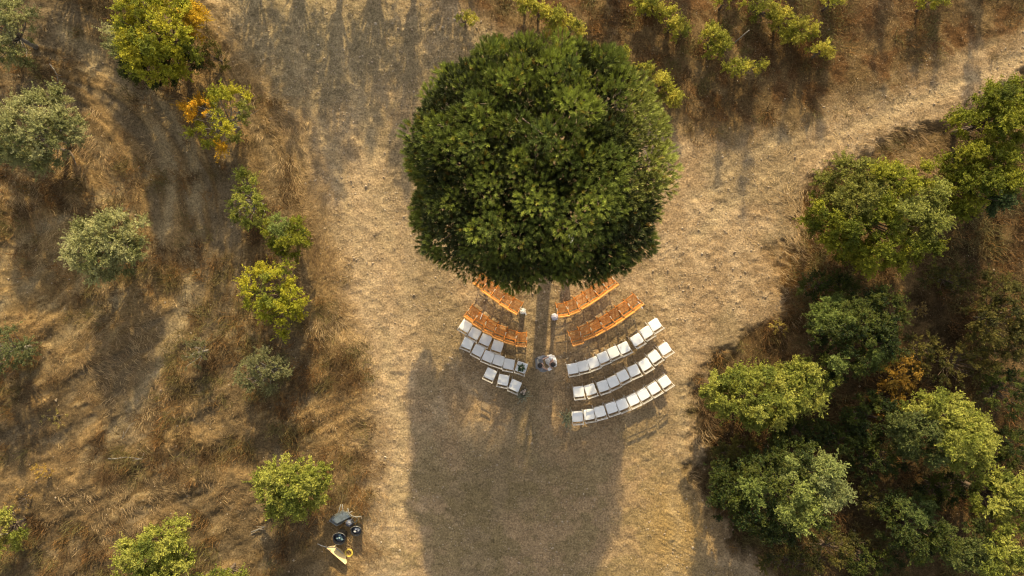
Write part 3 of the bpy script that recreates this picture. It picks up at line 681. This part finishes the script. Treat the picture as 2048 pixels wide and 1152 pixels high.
        Cc.append(np.clip(cb * tint + old, .004, 1).reshape(-1, 3))
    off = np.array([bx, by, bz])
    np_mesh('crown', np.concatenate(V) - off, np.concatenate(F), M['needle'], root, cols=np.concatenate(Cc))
    tb = MB()
    tb.tube([(bx, by, bz - .2), (bx, by, bz + .15), (bx - .02, by - .03, 1.6), (bx - .06, by - .05, 3.3)], [.40, .30, .26, .25], 14)
    tb.build('trunk', M['bark'], root, off=off)
    fk = Vector((bx - .06, by - .05, 3.3)); lb = MB()
    mains = []
    for k in range(11):
        a = k / 11 * 6.283 + RNG.uniform(-.2, .2); u = RNG.uniform(.45, .7)
        e = Vector((cx + RX * u * math.cos(a), cy + RY * u * math.sin(a), dome(u) - 1.1)); m_ = fk.lerp(e, .5) + Vector((0, 0, -.25))
        lb.tube([fk - Vector((0, 0, .1)), m_, e], [.13, .09, .05], 7); mains.append((m_, e))
    for c in cl[::2]:
        p = Vector(c); m_, e = min(mains, key=lambda q: (q[1] - p).length)
        s0 = m_.lerp(e, .8) if (m_ - p).length < (e - p).length else e
        lb.tube([s0, s0.lerp(p, .5) + Vector((0, 0, -.12)), p], [.04, .025, .01], 5, False)
    lb.build('branches', M['bark'], root, off=off)
pine()
# unseen narrow stand, added under the pine to cast a short shadow past the crown
q = P(1137, 482); k = MB()
k.box((0, 0, .02), (.42, .42, .04), bev=.01); k.box((0, 0, .58), (.32, .32, 1.08), bev=.02); k.box((0, 0, 1.15), (.42, .42, .05), bev=.01)
st = k.build('pedestal', M['cloth']); st.location = (*q, hz(*q)); tag(st, 'narrow white pedestal added unseen under the pine to cast a short shadow', 'pedestal')

# ------------------------------------------------------------------ chairs (front towards +y, origin under the seat centre)
from mathutils import Euler
def E(x=0, y=0, z=0): return Euler((x, y, z))
def wooden_chair():
    r = thing('folding_chair', 'x', 'folding chair')
    s = MB(); W = .42
    for k in range(9): s.box((-W / 2 + .035 + k * (W - .07) / 8, .02, .45), (.0185, .36, .014), bev=.003)
    s.box((0, .19, .438), (W, .03, .022), bev=.004); s.box((0, -.155, .438), (W, .03, .022), bev=.004)
    s.build('seat', M['wood'], r)
    b = MB(); th = R(17)
    def bp_(u, h): return (u, -.21 - math.sin(th) * (h - .45), h)
    for k in range(8):
        u = -W / 2 + .05 + k * (W - .10) / 7
        b.box(((u), -.21 - math.sin(th) * .24, .69), (.026, .012, .24), E(th))
    b.box(bp_(0, .565), (W - .04, .02, .035), E(th), .004)
    b.build('backrest', M['wood'], r)
    t = MB(); t.box(bp_(0, .825), (W + .03, .04, .085), E(th), .008); t.build('top_rail', M['sunlit_rail'], r)
    for sx in (-1, 1):
        f = MB(); f.tube([(sx * (W / 2 + .005), .24, .0), (sx * (W / 2 + .005), -.02, .40), (sx * (W / 2 + .005), -.215, .60), bp_(sx * (W / 2 + .005), .83)], .015, 6)
        f.build('frame', M['wood'], r)
        g_ = MB(); g_.tube([(sx * (W / 2 - .02), .17, .44), (sx * (W / 2 - .02), -.26, .0)], .014, 6); g_.build('leg', M['wood'], r)
        h_ = MB(); h_.box((sx * (W / 2 + .005), -.10, .478), (.028, .26, .018), E(R(-14)), .004); h_.ball((sx * (W / 2 + .02), .02, .45), .014); h_.build('hinge', M['brass'], r)
    c = MB(); c.tube([(-W / 2, .17, .105), (W / 2, .17, .105)], .012, 6); c.build('stretcher', M['wood'], r)
    return r
def white_chair():
    r = thing('folding_chair', 'x', 'folding chair')
    W = .405
    s = MB(); s.box((0, .012, .475), (W + .01, .40, .05), bev=.06); s.build('seat', M['white'], r)
    s = MB(); s.box((0, .015, .435), (W + .015, .40, .02), bev=.03); s.build('seat_frame', M['whiteframe'], r)
    b = MB(); th = R(7)
    def bp_(u, h): return (u, -.212 - math.sin(th) * (h - .45), h)
    b.box(bp_(0, .775), (W + .0, .014, .06), E(th), .01); b.box(bp_(0, .66), (W, .012, .03), E(th), .008)
    b.build('backrest', M['whiteframe'], r)
    for sx in (-1, 1):
        f = MB(); f.tube([(sx * (W / 2 + .004), .25, .0), (sx * (W / 2 + .004), -.02, .40), (sx * (W / 2 + .004), -.225, .56), bp_(sx * (W / 2 + .004), .81)], .011, 6)
        f.build('frame', M['whiteframe'], r)
        g_ = MB(); g_.tube([(sx * (W / 2 - .018), .18, .43), (sx * (W / 2 - .018), -.27, .0)], .013, 6); g_.build('leg', M['whiteframe'], r)
    c = MB(); c.tube([(-W / 2, .17, .12), (W / 2, .17, .12)], .011, 6); c.tube([(-W / 2 + .02, -.2, .08), (W / 2 - .02, -.2, .08)], .011, 6); c.build('stretcher', M['whiteframe'], r)
    return r
protoW = wooden_chair(); protoP = white_chair(); used = set()
ORD = ['first', 'second', 'third', 'fourth', 'fifth', 'sixth', 'seventh', 'eighth', 'ninth']
def place(proto, x, y, rz, label, group):
    o = proto if proto.name not in used else copy_tree(proto)
    used.add(proto.name)
    o.location = (x, y, hz(x, y)); o.rotation_euler = (0, 0, rz); o['label'] = label; o['group'] = group; return o
def wood_row(pts, rowname, group, from_left_aisle):
    n = len(pts)
    for i, (px, py, ang) in enumerate(pts):
        k = (n - 1 - i) if from_left_aisle else i
        rx_, ry_ = P(px, py, .83); a = -R(ang)         # picture angle grows clockwise
        dx, dy = 0, -.31                                # top rail relative to the seat centre
        x = rx_ - (dx * math.cos(a) - dy * math.sin(a)); y = ry_ - (dx * math.sin(a) + dy * math.cos(a))
        place(protoW, x + random.uniform(-.012, .012), y + random.uniform(-.012, .012), a + random.uniform(-.04, .04), 'orange slatted chair, %s from the aisle in %s' % (ORD[k], rowname), group)
GW = 'orange wooden folding chairs'
wood_row([(954.7, 572.2, 36), (971.4, 586.8, 36), (988.5, 599.8, 34), (1006.3, 611.8, 31), (1025, 623, 28)], 'the front left row half under the pine', GW, True)
wood_row([(937.5, 638.6, 33), (954.4, 652.2, 30), (974.7, 665.7, 26), (995.6, 677.2, 20), (1018.7, 686.6, 14), (1042, 693, 2)], 'the second orange row on the left', GW, True)
wood_row([(1128.7, 632, -9), (1150.5, 625.5, -19), (1172.7, 612.5, -28), (1191.5, 600.5, -32), (1209.8, 588, -35), (1228, 575, -36)], 'the front orange row on the right', GW, False)
wood_row([(1156.4, 688.3, -14), (1178.8, 677, -22), (1200.9, 667.2, -26), (1221.8, 655.2, -29), (1241.3, 641.8, -32), (1260, 628.1, -36), (1278.8, 614.5, -36)], 'the second orange row on the right', GW, False)
GP = 'white padded folding chairs'
def white_row(pts, angs, rowname, from_left_aisle):
    n = len(pts)
    for i, ((zx, zy), ang) in enumerate(zip(pts, angs)):
        k = (n - 1 - i) if from_left_aisle else i
        x, y = P(880 + zx / 3.292, 520 + zy / 3.292, .47)
        place(protoP, x, y, -R(ang) + random.uniform(-.035, .035), 'white chair, %s from the aisle in %s' % (ORD[k], rowname), GP)
white_row([(168, 437), (228, 485), (300, 527), (378, 568)], [33, 29, 26, 21], 'the row of four behind the left orange chairs', True)
white_row([(182, 550), (252, 597), (318, 637), (386, 662), (454, 687), (536, 708)], [25, 27, 22, 17, 10, 18], 'the row of six on the left', True)
white_row([(331, 752), (417, 791), (494, 828)], [26, 14, 25], 'the last row of three on the left', True)
white_row([(874, 717), (942, 700), (1010, 677), (1074, 642), (1142, 609), (1212, 580), (1297, 527), (1360, 478), (1415, 428)], [-10, -13, -20, -24, -24, -24, -30, -31, -32], 'the first white row on the right', False)
white_row([(913, 868), (990, 855), (1073, 832), (1140, 803), (1205, 765), (1276, 730), (1350, 690), (1411, 637), (1479, 586)], [-7, -17, -19, -23, -25, -24, -32, -33, -31], 'the middle white row on the right', False)
white_row([(905, 1033), (982, 1020), (1053, 1000), (1130, 975), (1200, 952), (1272, 922), (1340, 887), (1408, 846), (1480, 803)], [-5, -11, -16, -17, -21, -27, -29, -29, -33], 'the rearmost white row on the right', False)

# ------------------------------------------------------------------ flowers, ribbons and greenery
def sprig_mesh(n, r, h, ln, col, up=.8, wd=.010):
    Vs = []; Fs = []; Cs = []; o = 0
    for k in range(n):
        a = RNG.random() * 6.283; t = RNG.uniform(.1, up); L = r * RNG.uniform(.6, 1.15)
        d = np.array([math.cos(a) * math.sin(t * 1.9), math.sin(a) * math.sin(t * 1.9), math.cos(t * 1.9) * .8 + .1])
        m_ = 13; s_ = np.linspace(.15, 1, m_)[:, None]
        pts = np.array([0, 0, h]) + d * s_ * L + np.array([0, 0, -.1]) * s_ ** 2 * L + RNG.normal(0, .008, (m_, 3))
        pts = np.repeat(pts, 2, 0); N = rnd_dirs(len(pts)) * .6 + np.array([0, 0, .6]); N /= np.linalg.norm(N, axis=1, keepdims=True)
        pts += rnd_dirs(len(pts)) * .018
        V, Fq = leaf_quads(pts, N, ln * RNG.uniform(.7, 1.3, len(pts)), np.full(len(pts), wd))
        Vs.append(V); Fs.append(Fq + o); o += len(V); Cs.append(np.clip(np.array(col) * RNG.uniform(.6, 1.5, (len(pts), 1)), 0, 1))
    return np.concatenate(Vs), np.concatenate(Fs), np.concatenate(Cs)
def flower(mb, c, r):
    for k in range(9):
        a = k * 2.4; q = r * (.25 + .08 * k)
        mb.ball((c[0] + math.cos(a) * q * .7, c[1] + math.sin(a) * q * .7, c[2] + r * .5 - q * .3), r * .42, 6, 4, (1, 1, .45), .3)
def arrangement(name, label, px, py, z, nfl, fr, spread, green, gcol, mats, stem_h=0, r=.3, n=30, ln=.022, up=.8):
    x, y = P(px, py, z); gzz = hz(x, y)
    root = thing(name, label, 'flowers' if nfl else 'greenery', (x, y, gzz + z))
    if green:
        V, Fq, Cq = sprig_mesh(n, r, 0, ln, gcol, up); np_mesh('foliage', V, Fq, M['leaf'], root, cols=Cq)
    if nfl:
        mb = MB()
        for k in range(nfl):
            a = k * 2.4; q = spread * math.sqrt((k + .3) / nfl)
            flower(mb, (math.cos(a) * q, math.sin(a) * q, .05 + spread * .6 * (1 - (q / spread) ** 2)), fr)
        mb.build('blossoms', M[mats], root)
    return root
t = arrangement('flower_bunch', 'round pale mauve flower bunch hung at the aisle end of the front right orange row', 1109.5, 634, .72, 22, .045, .12, True, (.25, .30, .2), 'mauve', r=.14, n=14)
k = MB(); k.tube([(0, 0, .03), (.01, .02, -.2), (0, .0, -.66)], [.09, .07, .12], 10); k.build('ribbon', M['cloth'], t)
t = arrangement('flower_bunch', 'white flower bunch with long ribbons at the aisle end of the front left orange row', 1045.5, 623, .72, 14, .042, .09, True, (.25, .30, .2), 'petal', r=.14, n=12)
k = MB(); k.tube([(0, 0, .03), (.01, .02, -.2), (0, .0, -.66)], [.08, .07, .12], 10)
k.box((.10, -.02, .02), (.035, .26, .012), E(.2, .15, R(15)), .003); k.box((.06, .10, .04), (.12, .04, .012), E(.1, 0, R(-25)), .003); k.build('ribbon', M['cloth'], t)
arrangement('flower_bunch', 'green and cream bouquet lying on the white chair nearest the couple', 1042.5, 735.5, .50, 5, .03, .06, True, (.10, .17, .07), 'cream', r=.17, n=34, ln=.028, up=.75)
arrangement('dried_bouquet', 'grey dried sprays on the ground behind the last white row on the left', 1047, 792, .12, 0, 0, 0, True, (.30, .31, .23), 'cream', r=.36, n=34, ln=.026)
arrangement('flower_bunch', 'cream blossoms in a low bunch beside the grey dried sprays', 1047, 783, .22, 5, .055, .10, True, (.16, .15, .11), 'cream', r=.2, n=16, ln=.024)
arrangement('leafy_bouquet', 'grey-green eucalyptus spray at the aisle end of the rearmost right row', 1134, 838, .22, 0, 0, 0, True, (.24, .26, .18), 'cream', r=.42, n=46, ln=.032)
def ribbon(px, py, z, L, ang, label, w_=.022):
    k = MB(); k.box((0, 0, 0), (w_, L, .008), bev=.002); k.box((.015, L * .42, -.04), (w_, .05, .008), E(.6), .002)
    o = k.build('ribbon', M['cloth']); x, y = P(px, py, z); o.location = (x, y, hz(x, y) + z); o.rotation_euler = (.15, 0, R(ang)); tag(o, label, 'ribbon', 'white ribbons on the orange chairs')
ribbon(962.5, 633, .50, .24, -20, 'thin white ribbon lying across the second left orange row')
ribbon(1278, 606, .60, .14, 50, 'short white ribbon on the outermost chair of the second right orange row')
ribbon(1283.5, 615, .84, .09, 40, 'small white ribbon knot at the outer end of the second right orange rail', .03)

# ------------------------------------------------------------------ the couple
def skinned(name, pts, edges, rad, m, parent, lvl=2, rootv=0):
    me = bpy.data.meshes.new(name); me.from_pydata(pts, edges, []); me.materials.append(m)
    o = link(bpy.data.objects.new(name, me), parent)
    md = o.modifiers.new('skin', 'SKIN'); md.use_smooth_shade = True
    for i, d in enumerate(me.skin_vertices[0].data):
        q = rad[i]; d.radius = q if hasattr(q, '__len__') else (q, q); d.use_root = (i == rootv)
    s = o.modifiers.new('sub', 'SUBSURF'); s.levels = lvl; s.render_levels = lvl
    return o
def person(loc, rz, label, ht, arms, female):
    k = ht / 1.75
    root = thing('person', label, 'person', loc, rz, 'couple standing in the aisle')
    pts = []; ed = []; rad = []
    def v(p, r, par=None, sc_=True):
        pts.append(tuple(c * k for c in p) if sc_ else p); rad.append(r if not isinstance(r, float) else r * k)
        if par is not None: ed.append((par, len(pts) - 1))
        return len(pts) - 1
    sw = .165 if female else .19
    pel = v((-.02, 0, .95), .12); sp = v((-.015, 0, 1.10), .105 if female else .115, pel); ch = v((0, 0, 1.30), .12 if female else .135, sp)
    nb = v((.0, 0, 1.45), .062, ch); nk = v((.015, 0, 1.52), .052, nb)
    h1 = v((.03, 0, 1.585), .068, nk); h2 = v((.028, 0, 1.655), .088, h1); h3 = v((.015, 0, 1.715), .066, h2)
    v((.118, 0, 1.625), .012, h2)      # nose
    for sy in (-1, 1): v((.03, sy * .085, 1.63), .014, h2)   # ears
    torso = {'pel': (pts[pel], rad[pel]), 'sp': (pts[sp], rad[sp]), 'ch': (pts[ch], rad[ch])}
    armj = {}
    for sy in (-1, 1):
        sh = v((0, sy * sw, 1.415), .055, ch)
        el, wr, pm = arms[sy]
        e = v(el, .042, sh); w_ = v(wr, .029, e); p = v(pm, .034, w_)
        armj[sy] = [pts[i] for i in (sh, e, w_)]
        d = (Vector(pm) - Vector(wr)).normalized(); side = Vector((0, 0, 1)); inn = Vector((0, -sy, 0))
        for j, L in enumerate((.075, .085, .08, .062)):
            b0 = Vector(pm) + d * .035 + side * (.03 - .02 * j)
            a1 = v(tuple(b0), .011, p); a2 = v(tuple(b0 + d * L * .55 + inn * .008), .009, a1); v(tuple(b0 + d * L * .85 + inn * .03), .008, a2)
        tb_ = Vector(wr).lerp(Vector(pm), .5) + side * .03; a1 = v(tuple(tb_), .012, w_); v(tuple(tb_ + side * .03 + d * .035), .010, a1)
    legj = {}
    for sy in (-1, 1):
        hp = v((-.02, sy * .09, .90), .092, pel); kn = v((.0, sy * .10, .50), .060, hp); an = v((-.03, sy * .11, .09), .042, kn); to = v((.12, sy * .12, .035), .035, an)
        legj[sy] = [pts[i] for i in (hp, kn, an, to)]
    skinned('body', pts, ed, rad, M['skin'], root)
    # face: eyes and mouth
    for sy in (-1, 1):
        b_ = MB(); b_.ball((.098 * k, sy * .034 * k, 1.652 * k), .009, 8, 6); b_.build('eye', M['eye'], root)
    b_ = MB(); b_.ball((.092 * k, 0, 1.588 * k), .016, 8, 6, (.4, 1.2, .35)); b_.build('mouth', M['lip'], root)
    # hair
    b_ = MB(); b_.ball((-.022 * k, 0, 1.69 * k), .098 * k, 18, 14, (1.0, .98, 1.0), .04)
    if female: b_.ball((-.085 * k, 0, 1.66 * k), .062 * k, 12, 8, (1, 1.1, 1), .12); b_.ball((-.06 * k, 0, 1.60 * k), .075 * k, 12, 8, (.8, 1, 1), .08)
    else: b_.ball((-.03 * k, 0, 1.63 * k), .092 * k, 14, 10, (.85, .98, 1.0), .05)
    b_.build('hair', M['hair'], root)
    pl, sp_, chh = [Vector(torso[q][0]) for q in ('pel', 'sp', 'ch')]
    if not female:
        jp = [tuple(pl + Vector((0, 0, -.12))), tuple(pl + Vector((0, 0, .03))), tuple(sp_), tuple(chh), tuple(chh + Vector((0, 0, .12)))]
        je = [(0, 1), (1, 2), (2, 3), (3, 4)]; jr = [.150, .165, .160, .180, .11]
        for sy in (-1, 1):
            a = armj[sy]; n = len(jp); jp += [a[0], a[1], tuple(Vector(a[1]).lerp(Vector(a[2]), .85))]; je += [(3, n), (n, n + 1), (n + 1, n + 2)]; jr += [.105, .066, .048]
        skinned('jacket', jp, je, jr, M['suit'], root)
        tp = [tuple(pl)]; te = []; tr = [.15]
        for sy in (-1, 1):
            l = legj[sy]; n = len(tp); tp += [l[0], l[1], tuple(Vector(l[2]) + Vector((0, 0, -.02)))]; te += [(0, n), (n, n + 1), (n + 1, n + 2)]; tr += [.105, .078, .068]
        skinned('trousers', tp, te, tr, M['suit'], root)
        c_ = MB(); c_.lathe([(.066 * k, 1.44 * k), (.062 * k, 1.50 * k)], (.008, 0, 0), 16); c_.build('collar', M['cloth'], root)
        for sy in (-1, 1):
            l = legj[sy]; b_ = MB(); b_.ball((l[3][0] - .05, l[3][1], .045), .06, 12, 8, (2.1, .85, .75)); b_.build('shoe', M['shoe'], root)
    else:
        jp = [tuple(pl), tuple(sp_), tuple(chh), tuple(chh + Vector((0, 0, .03)))]
        skinned('bodice', jp, [(0, 1), (1, 2), (2, 3)], [.14, .118, .138, .12], M['cloth'], root)
        s_ = MB(); s_.lathe([(.115, 1.08 * k), (.15, 1.0 * k), (.175, .88 * k), (.19, .6 * k), (.205, .25 * k), (.225, .012)], (-.035, 0, 0), 64, .045, 11)
        s_.build('skirt', M['cloth'], root)
        # soft straps and a short veil pinned to the bun
        v_ = MB(); v_.lathe([(.02, 1.70 * k), (.06, 1.66 * k), (.10, 1.45 * k), (.13, 1.2 * k), (.16, .95 * k)], (-.15, 0, 0), 32, .06, 7, ex=.45, ey=1.05)
        v_.build('veil', M['cloth'], root)
        for sy in (-1, 1):
            a = armj[sy]; u_ = MB(); u_.tube([a[0], Vector(a[0]).lerp(Vector(a[1]), .5), Vector(a[0]).lerp(Vector(a[1]), .95)], [.062, .066, .056], 12, False); u_.build('sleeve', M['cloth'], root)
    return root
x, y = P(1080.5, 729, 1.4); z = hz(x, y)
A1 = {1: ((.13, .27, 1.18), (.33, .22, 1.17), (.41, .16, 1.18)), -1: ((.13, -.27, 1.14), (.33, -.22, 1.10), (.41, -.16, 1.11))}
person((x, y, z), R(4), 'person in a grey suit with dark hair, embracing the one in white', 1.78, A1, False)
x, y = P(1103.5, 727.5, 1.4); z = hz(x, y)
A2 = {1: ((.12, .25, 1.36), (.30, .19, 1.46), (.38, .14, 1.48)), -1: ((.12, -.25, 1.36), (.30, -.20, 1.44), (.38, -.14, 1.46))}
person((x, y, z), R(176), 'person in a white dress with bare shoulders and dark hair, right of the pair', 1.68, A2, True)

# ------------------------------------------------------------------ wheelbarrows, buckets and the ring, bottom left of the track
def ZP(u, v, z=0):
    return P(620 + u / 7.68, 990 + v / 7.68, z)
def shell(mb, top, bot, th=.012):
    """open tray: top rim polygon (world), bottom polygon"""
    n = len(top)
    mb.add(list(top) + list(bot), [(i, (i + 1) % n, n + (i + 1) % n, n + i) for i in range(n)] + [tuple(n + i for i in range(n))[::-1]])
    it = [Vector(p) + (sum((Vector(q) for q in top), Vector()) / n - Vector(p)) * .035 for p in top]
    ib = [Vector(p) + (sum((Vector(q) for q in bot), Vector()) / n - Vector(p)) * .035 + (Vector(top[0]) - Vector(bot[0])).normalized() * th for p in bot]
    mb.add(it + ib, [((i + 1) % n, i, n + i, n + (i + 1) % n) for i in range(n)] + [tuple(n + i for i in range(n))])
    mb.add(list(top) + it, [(i, (i + 1) % n, n + (i + 1) % n, n + i)[::-1] for i in range(n)])
gz_ = hz(*ZP(470, 380))
r0 = Vector((*ZP(470, 360), gz_))
root = thing('wheelbarrow', 'upturned wheelbarrow with a blue-grey metal tray and pale handles pointing up the slope', 'wheelbarrow', r0)
mb = MB()
rim = [(300, 392), (350, 318), (500, 228), (585, 250), (655, 345), (415, 468)]
fl_ = [(345, 380), (385, 335), (505, 262), (560, 275), (615, 340), (420, 430)]
top = [Vector((*ZP(u, v, .10), gz_ + .05 + .25 * (1 - abs(u - 470) / 200) * .1)) for u, v in rim]
bot = [Vector((*ZP(u, v, .42), gz_ + .42 - (u - 345) * .0004)) for u, v in fl_]
shell(mb, bot and top, bot); mb.build('tray', M['steelblue'], root, off=r0)
mb = MB(); mb.tube([(*ZP(*rim[i], .1), gz_ + .07) for i in (0, 1, 2, 3, 4, 5, 0)], .014, 6); mb.build('rim', M['tube'], root, off=r0)
for a in ([(440, 260, .35), (452, 235, .35), (478, 138, .5)], [(500, 300, .35), (516, 225, .38), (502, 135, .5)]):
    mb = MB(); mb.tube([(*ZP(u, v, z), gz_ + z) for u, v, z in a], .016, 7); mb.build('handle', M['tube'], root, off=r0)
mb = MB(); mb.tube([(*ZP(u, v, z), gz_ + z) for u, v, z in ((588, 195, .5), (600, 262, .45), (650, 310, .4), (720, 328, .35), (800, 315, .32))], .016, 7)
mb.tube([(*ZP(u, v, z), gz_ + z) for u, v, z in ((560, 245, .42), (610, 262, .45), (660, 240, .46))], .010, 6); mb.build('stand', M['tube'], root, off=r0)
mb = MB(); c = Vector((*ZP(690, 375, .3), gz_ + .28)); 
for k in range(18):
    a0, a1 = 2 * math.pi * k / 18, 2 * math.pi * (k + 1) / 18
    mb.tube([c + Vector((math.cos(a0) * .1, math.sin(a0) * .07, -math.sin(a0) * .14)), c + Vector((math.cos(a1) * .1, math.sin(a1) * .07, -math.sin(a1) * .14))], .022, 6, False)
mb.build('tyre', M['rubber'], root, off=r0)
# second wheelbarrow, tipped on end, tan inside of the tray catching the light
r1 = Vector((*ZP(420, 900), hz(*ZP(420, 900))))
root = thing('wheelbarrow', 'tipped-up wheelbarrow with a tan tray and one curved handle beside the yellow ring', 'wheelbarrow', r1)
q = [(255, 815, .42), (385, 800, .16), (515, 910, .14), (545, 1065, .46)]
fr = [Vector((*ZP(u, v, z), r1.z + z)) for u, v, z in q]
bk = [p + Vector((.03, .03, -.13)) for i, p in enumerate(fr)]
mb = MB(); shell(mb, fr, bk); mb.add([p + Vector((.004, .004, .004)) for p in fr], [(3, 2, 1, 0)]); mb.build('tray', M['tan'], root, off=r1)
mb = MB(); mb.tube([(*ZP(u, v, z), r1.z + z) for u, v, z in ((118, 745, .45), (180, 775, .46), (260, 797, .42), (330, 798, .28), (385, 796, .19), (450, 850, .18), (515, 905, .17))], .015, 7); mb.build('handle', M['tube'], root, off=r1)
mb = MB(); mb.tube([fr[1], Vector((fr[1].x + .05, fr[1].y + .15, r1.z))], .014, 6); mb.build('leg', M['tube'], root, off=r1)
# buckets
def bucket(u, v, rad_, h, label, stuff_mat, stuff_name, seed):
    x, y = ZP(u, v, h); z = hz(x, y)
    root = thing('bucket', label, 'bucket', (x, y, z), 0, 'black buckets')
    mb = MB(); mb.lathe([(.01, .012), (rad_ * .80, .012), (rad_, h), (rad_ * 1.06, h + .012), (rad_ * 1.06, h - .015), (rad_ * 1.0, h - .02), (rad_ * .8, -.02)], n=28)
    mb.lathe([(rad_ * .93, h), (rad_ * .78, .03)], n=28); mb.lathe([(rad_ * 1.0, h + .001), (rad_ * .93, h)], n=28); mb.build('shell', M['black'], root)
    mb = MB(); mb.tube([(rad_ * 1.05 * math.cos(t_), rad_ * .3 + rad_ * .7 * math.sin(t_) , h + .02 + .02 * math.sin(t_)) for t_ in np.linspace(0, math.pi, 11)], .006, 5); mb.build('bail', M['tube'], root)
    random.seed(seed)
    mb = MB()
    for k in range(6):
        a = random.random() * 6.28; q_ = random.random() ** .5 * rad_ * .55
        mb.ball((math.cos(a) * q_, math.sin(a) * q_, h - .14 + random.random() * .05), rad_ * .26, 8, 6, (1, .8, .6), .5)
    mb.build(stuff_name, M[stuff_mat], root)
    mb = MB(); mb.lathe([(.001, h - .18), (rad_ * .84, h - .18)], n=20); mb.build('filling', M['bag'], root)
M['glassy'] = mat('pale_blue_plastic', (.20, .30, .34), .2, .5, 10)
bucket(460, 650, .235, .55, 'wide black bucket holding shiny blue-grey bags', 'glassy', 'bags', 3)
bucket(712, 545, .195, .50, 'black bucket at the track edge with white rags in it', 'cloth', 'rags', 5)
x, y = ZP(612, 425, .3); mb = MB(); mb.ball((0, 0, .18), .17, 14, 10, (1, .85, 1.1), .25); mb.ball((.03, .0, .36), .05, 8, 6, (1, 1, 1.4), .3)
o = mb.build('bag', M['bag']); o.location = (x, y, hz(x, y)); tag(o, 'dark slate-blue tied bag between the metal tray and the buckets', 'bag')
# ring
x, y = ZP(600, 882, .05); mb = MB()
for off_, rr in ((.0, .145), (.022, .140)):
    n = 36; vs = []; 
    for i in range(n):
        a = 2 * math.pi * i / n
        for j in range(8):
            b_ = 2 * math.pi * j / 8; q_ = rr + .032 * math.cos(b_); vs.append((q_ * math.cos(a), q_ * math.sin(a), .03 + off_ + .032 * math.sin(b_)))
    mb.add(vs, [(i * 8 + j, ((i + 1) % n) * 8 + j, ((i + 1) % n) * 8 + (j + 1) % 8, i * 8 + (j + 1) % 8) for i in range(n) for j in range(8)], True)
o = mb.build('ring', M['yellow']); o.location = (x, y, hz(x, y) + .01); tag(o, 'yellow ring lying flat beside the tan tray', 'ring')

# ------------------------------------------------------------------ fallen branches
def branch(pts, r, label, m='greybark', twigs=3):
    P3 = []
    for px, py in pts:
        x, y = P(px, py); P3.append(Vector((x, y, hz(x, y) + .09)))
    mb = MB(); mb.tube(P3, [r * (1 - .6 * i / (len(P3) - 1)) for i in range(len(P3))], 6)
    for k in range(twigs):
        i = random.randrange(1, len(P3)); mb.tube([P3[i], P3[i] + Vector((random.uniform(-.4, .4), random.uniform(-.3, .3), .05))], [r * .4, r * .15], 4)
    o = mb.build('fallen_branch', M[m], off=P3[0]); o.location = P3[0]; tag(o, label, 'branch', 'fallen branches')
branch([(105, 131), (114, 141), (120, 152), (123, 168)], .028, 'pale bent branch lying in the upper left field')
branch([(220, 916), (240, 914), (258, 911), (290, 915)], .035, 'pale straight branch in the lower left field', twigs=2)
branch([(250, 862), (248, 875), (262, 850), (272, 843)], .014, 'thin forked twig above the straight branch')
branch([(505, 1062), (520, 1056), (532, 1052)], .03, 'short grey stick left of the wheelbarrows')
branch([(0, 1068), (20, 1066), (38, 1064)], .03, 'pale branch at the left edge among the yellow-green shrub', twigs=1)
branch([(130, 300), (145, 304), (152, 312), (158, 325)], .06, 'dark bare limb beside the broad silvery olive tree', 'bark')
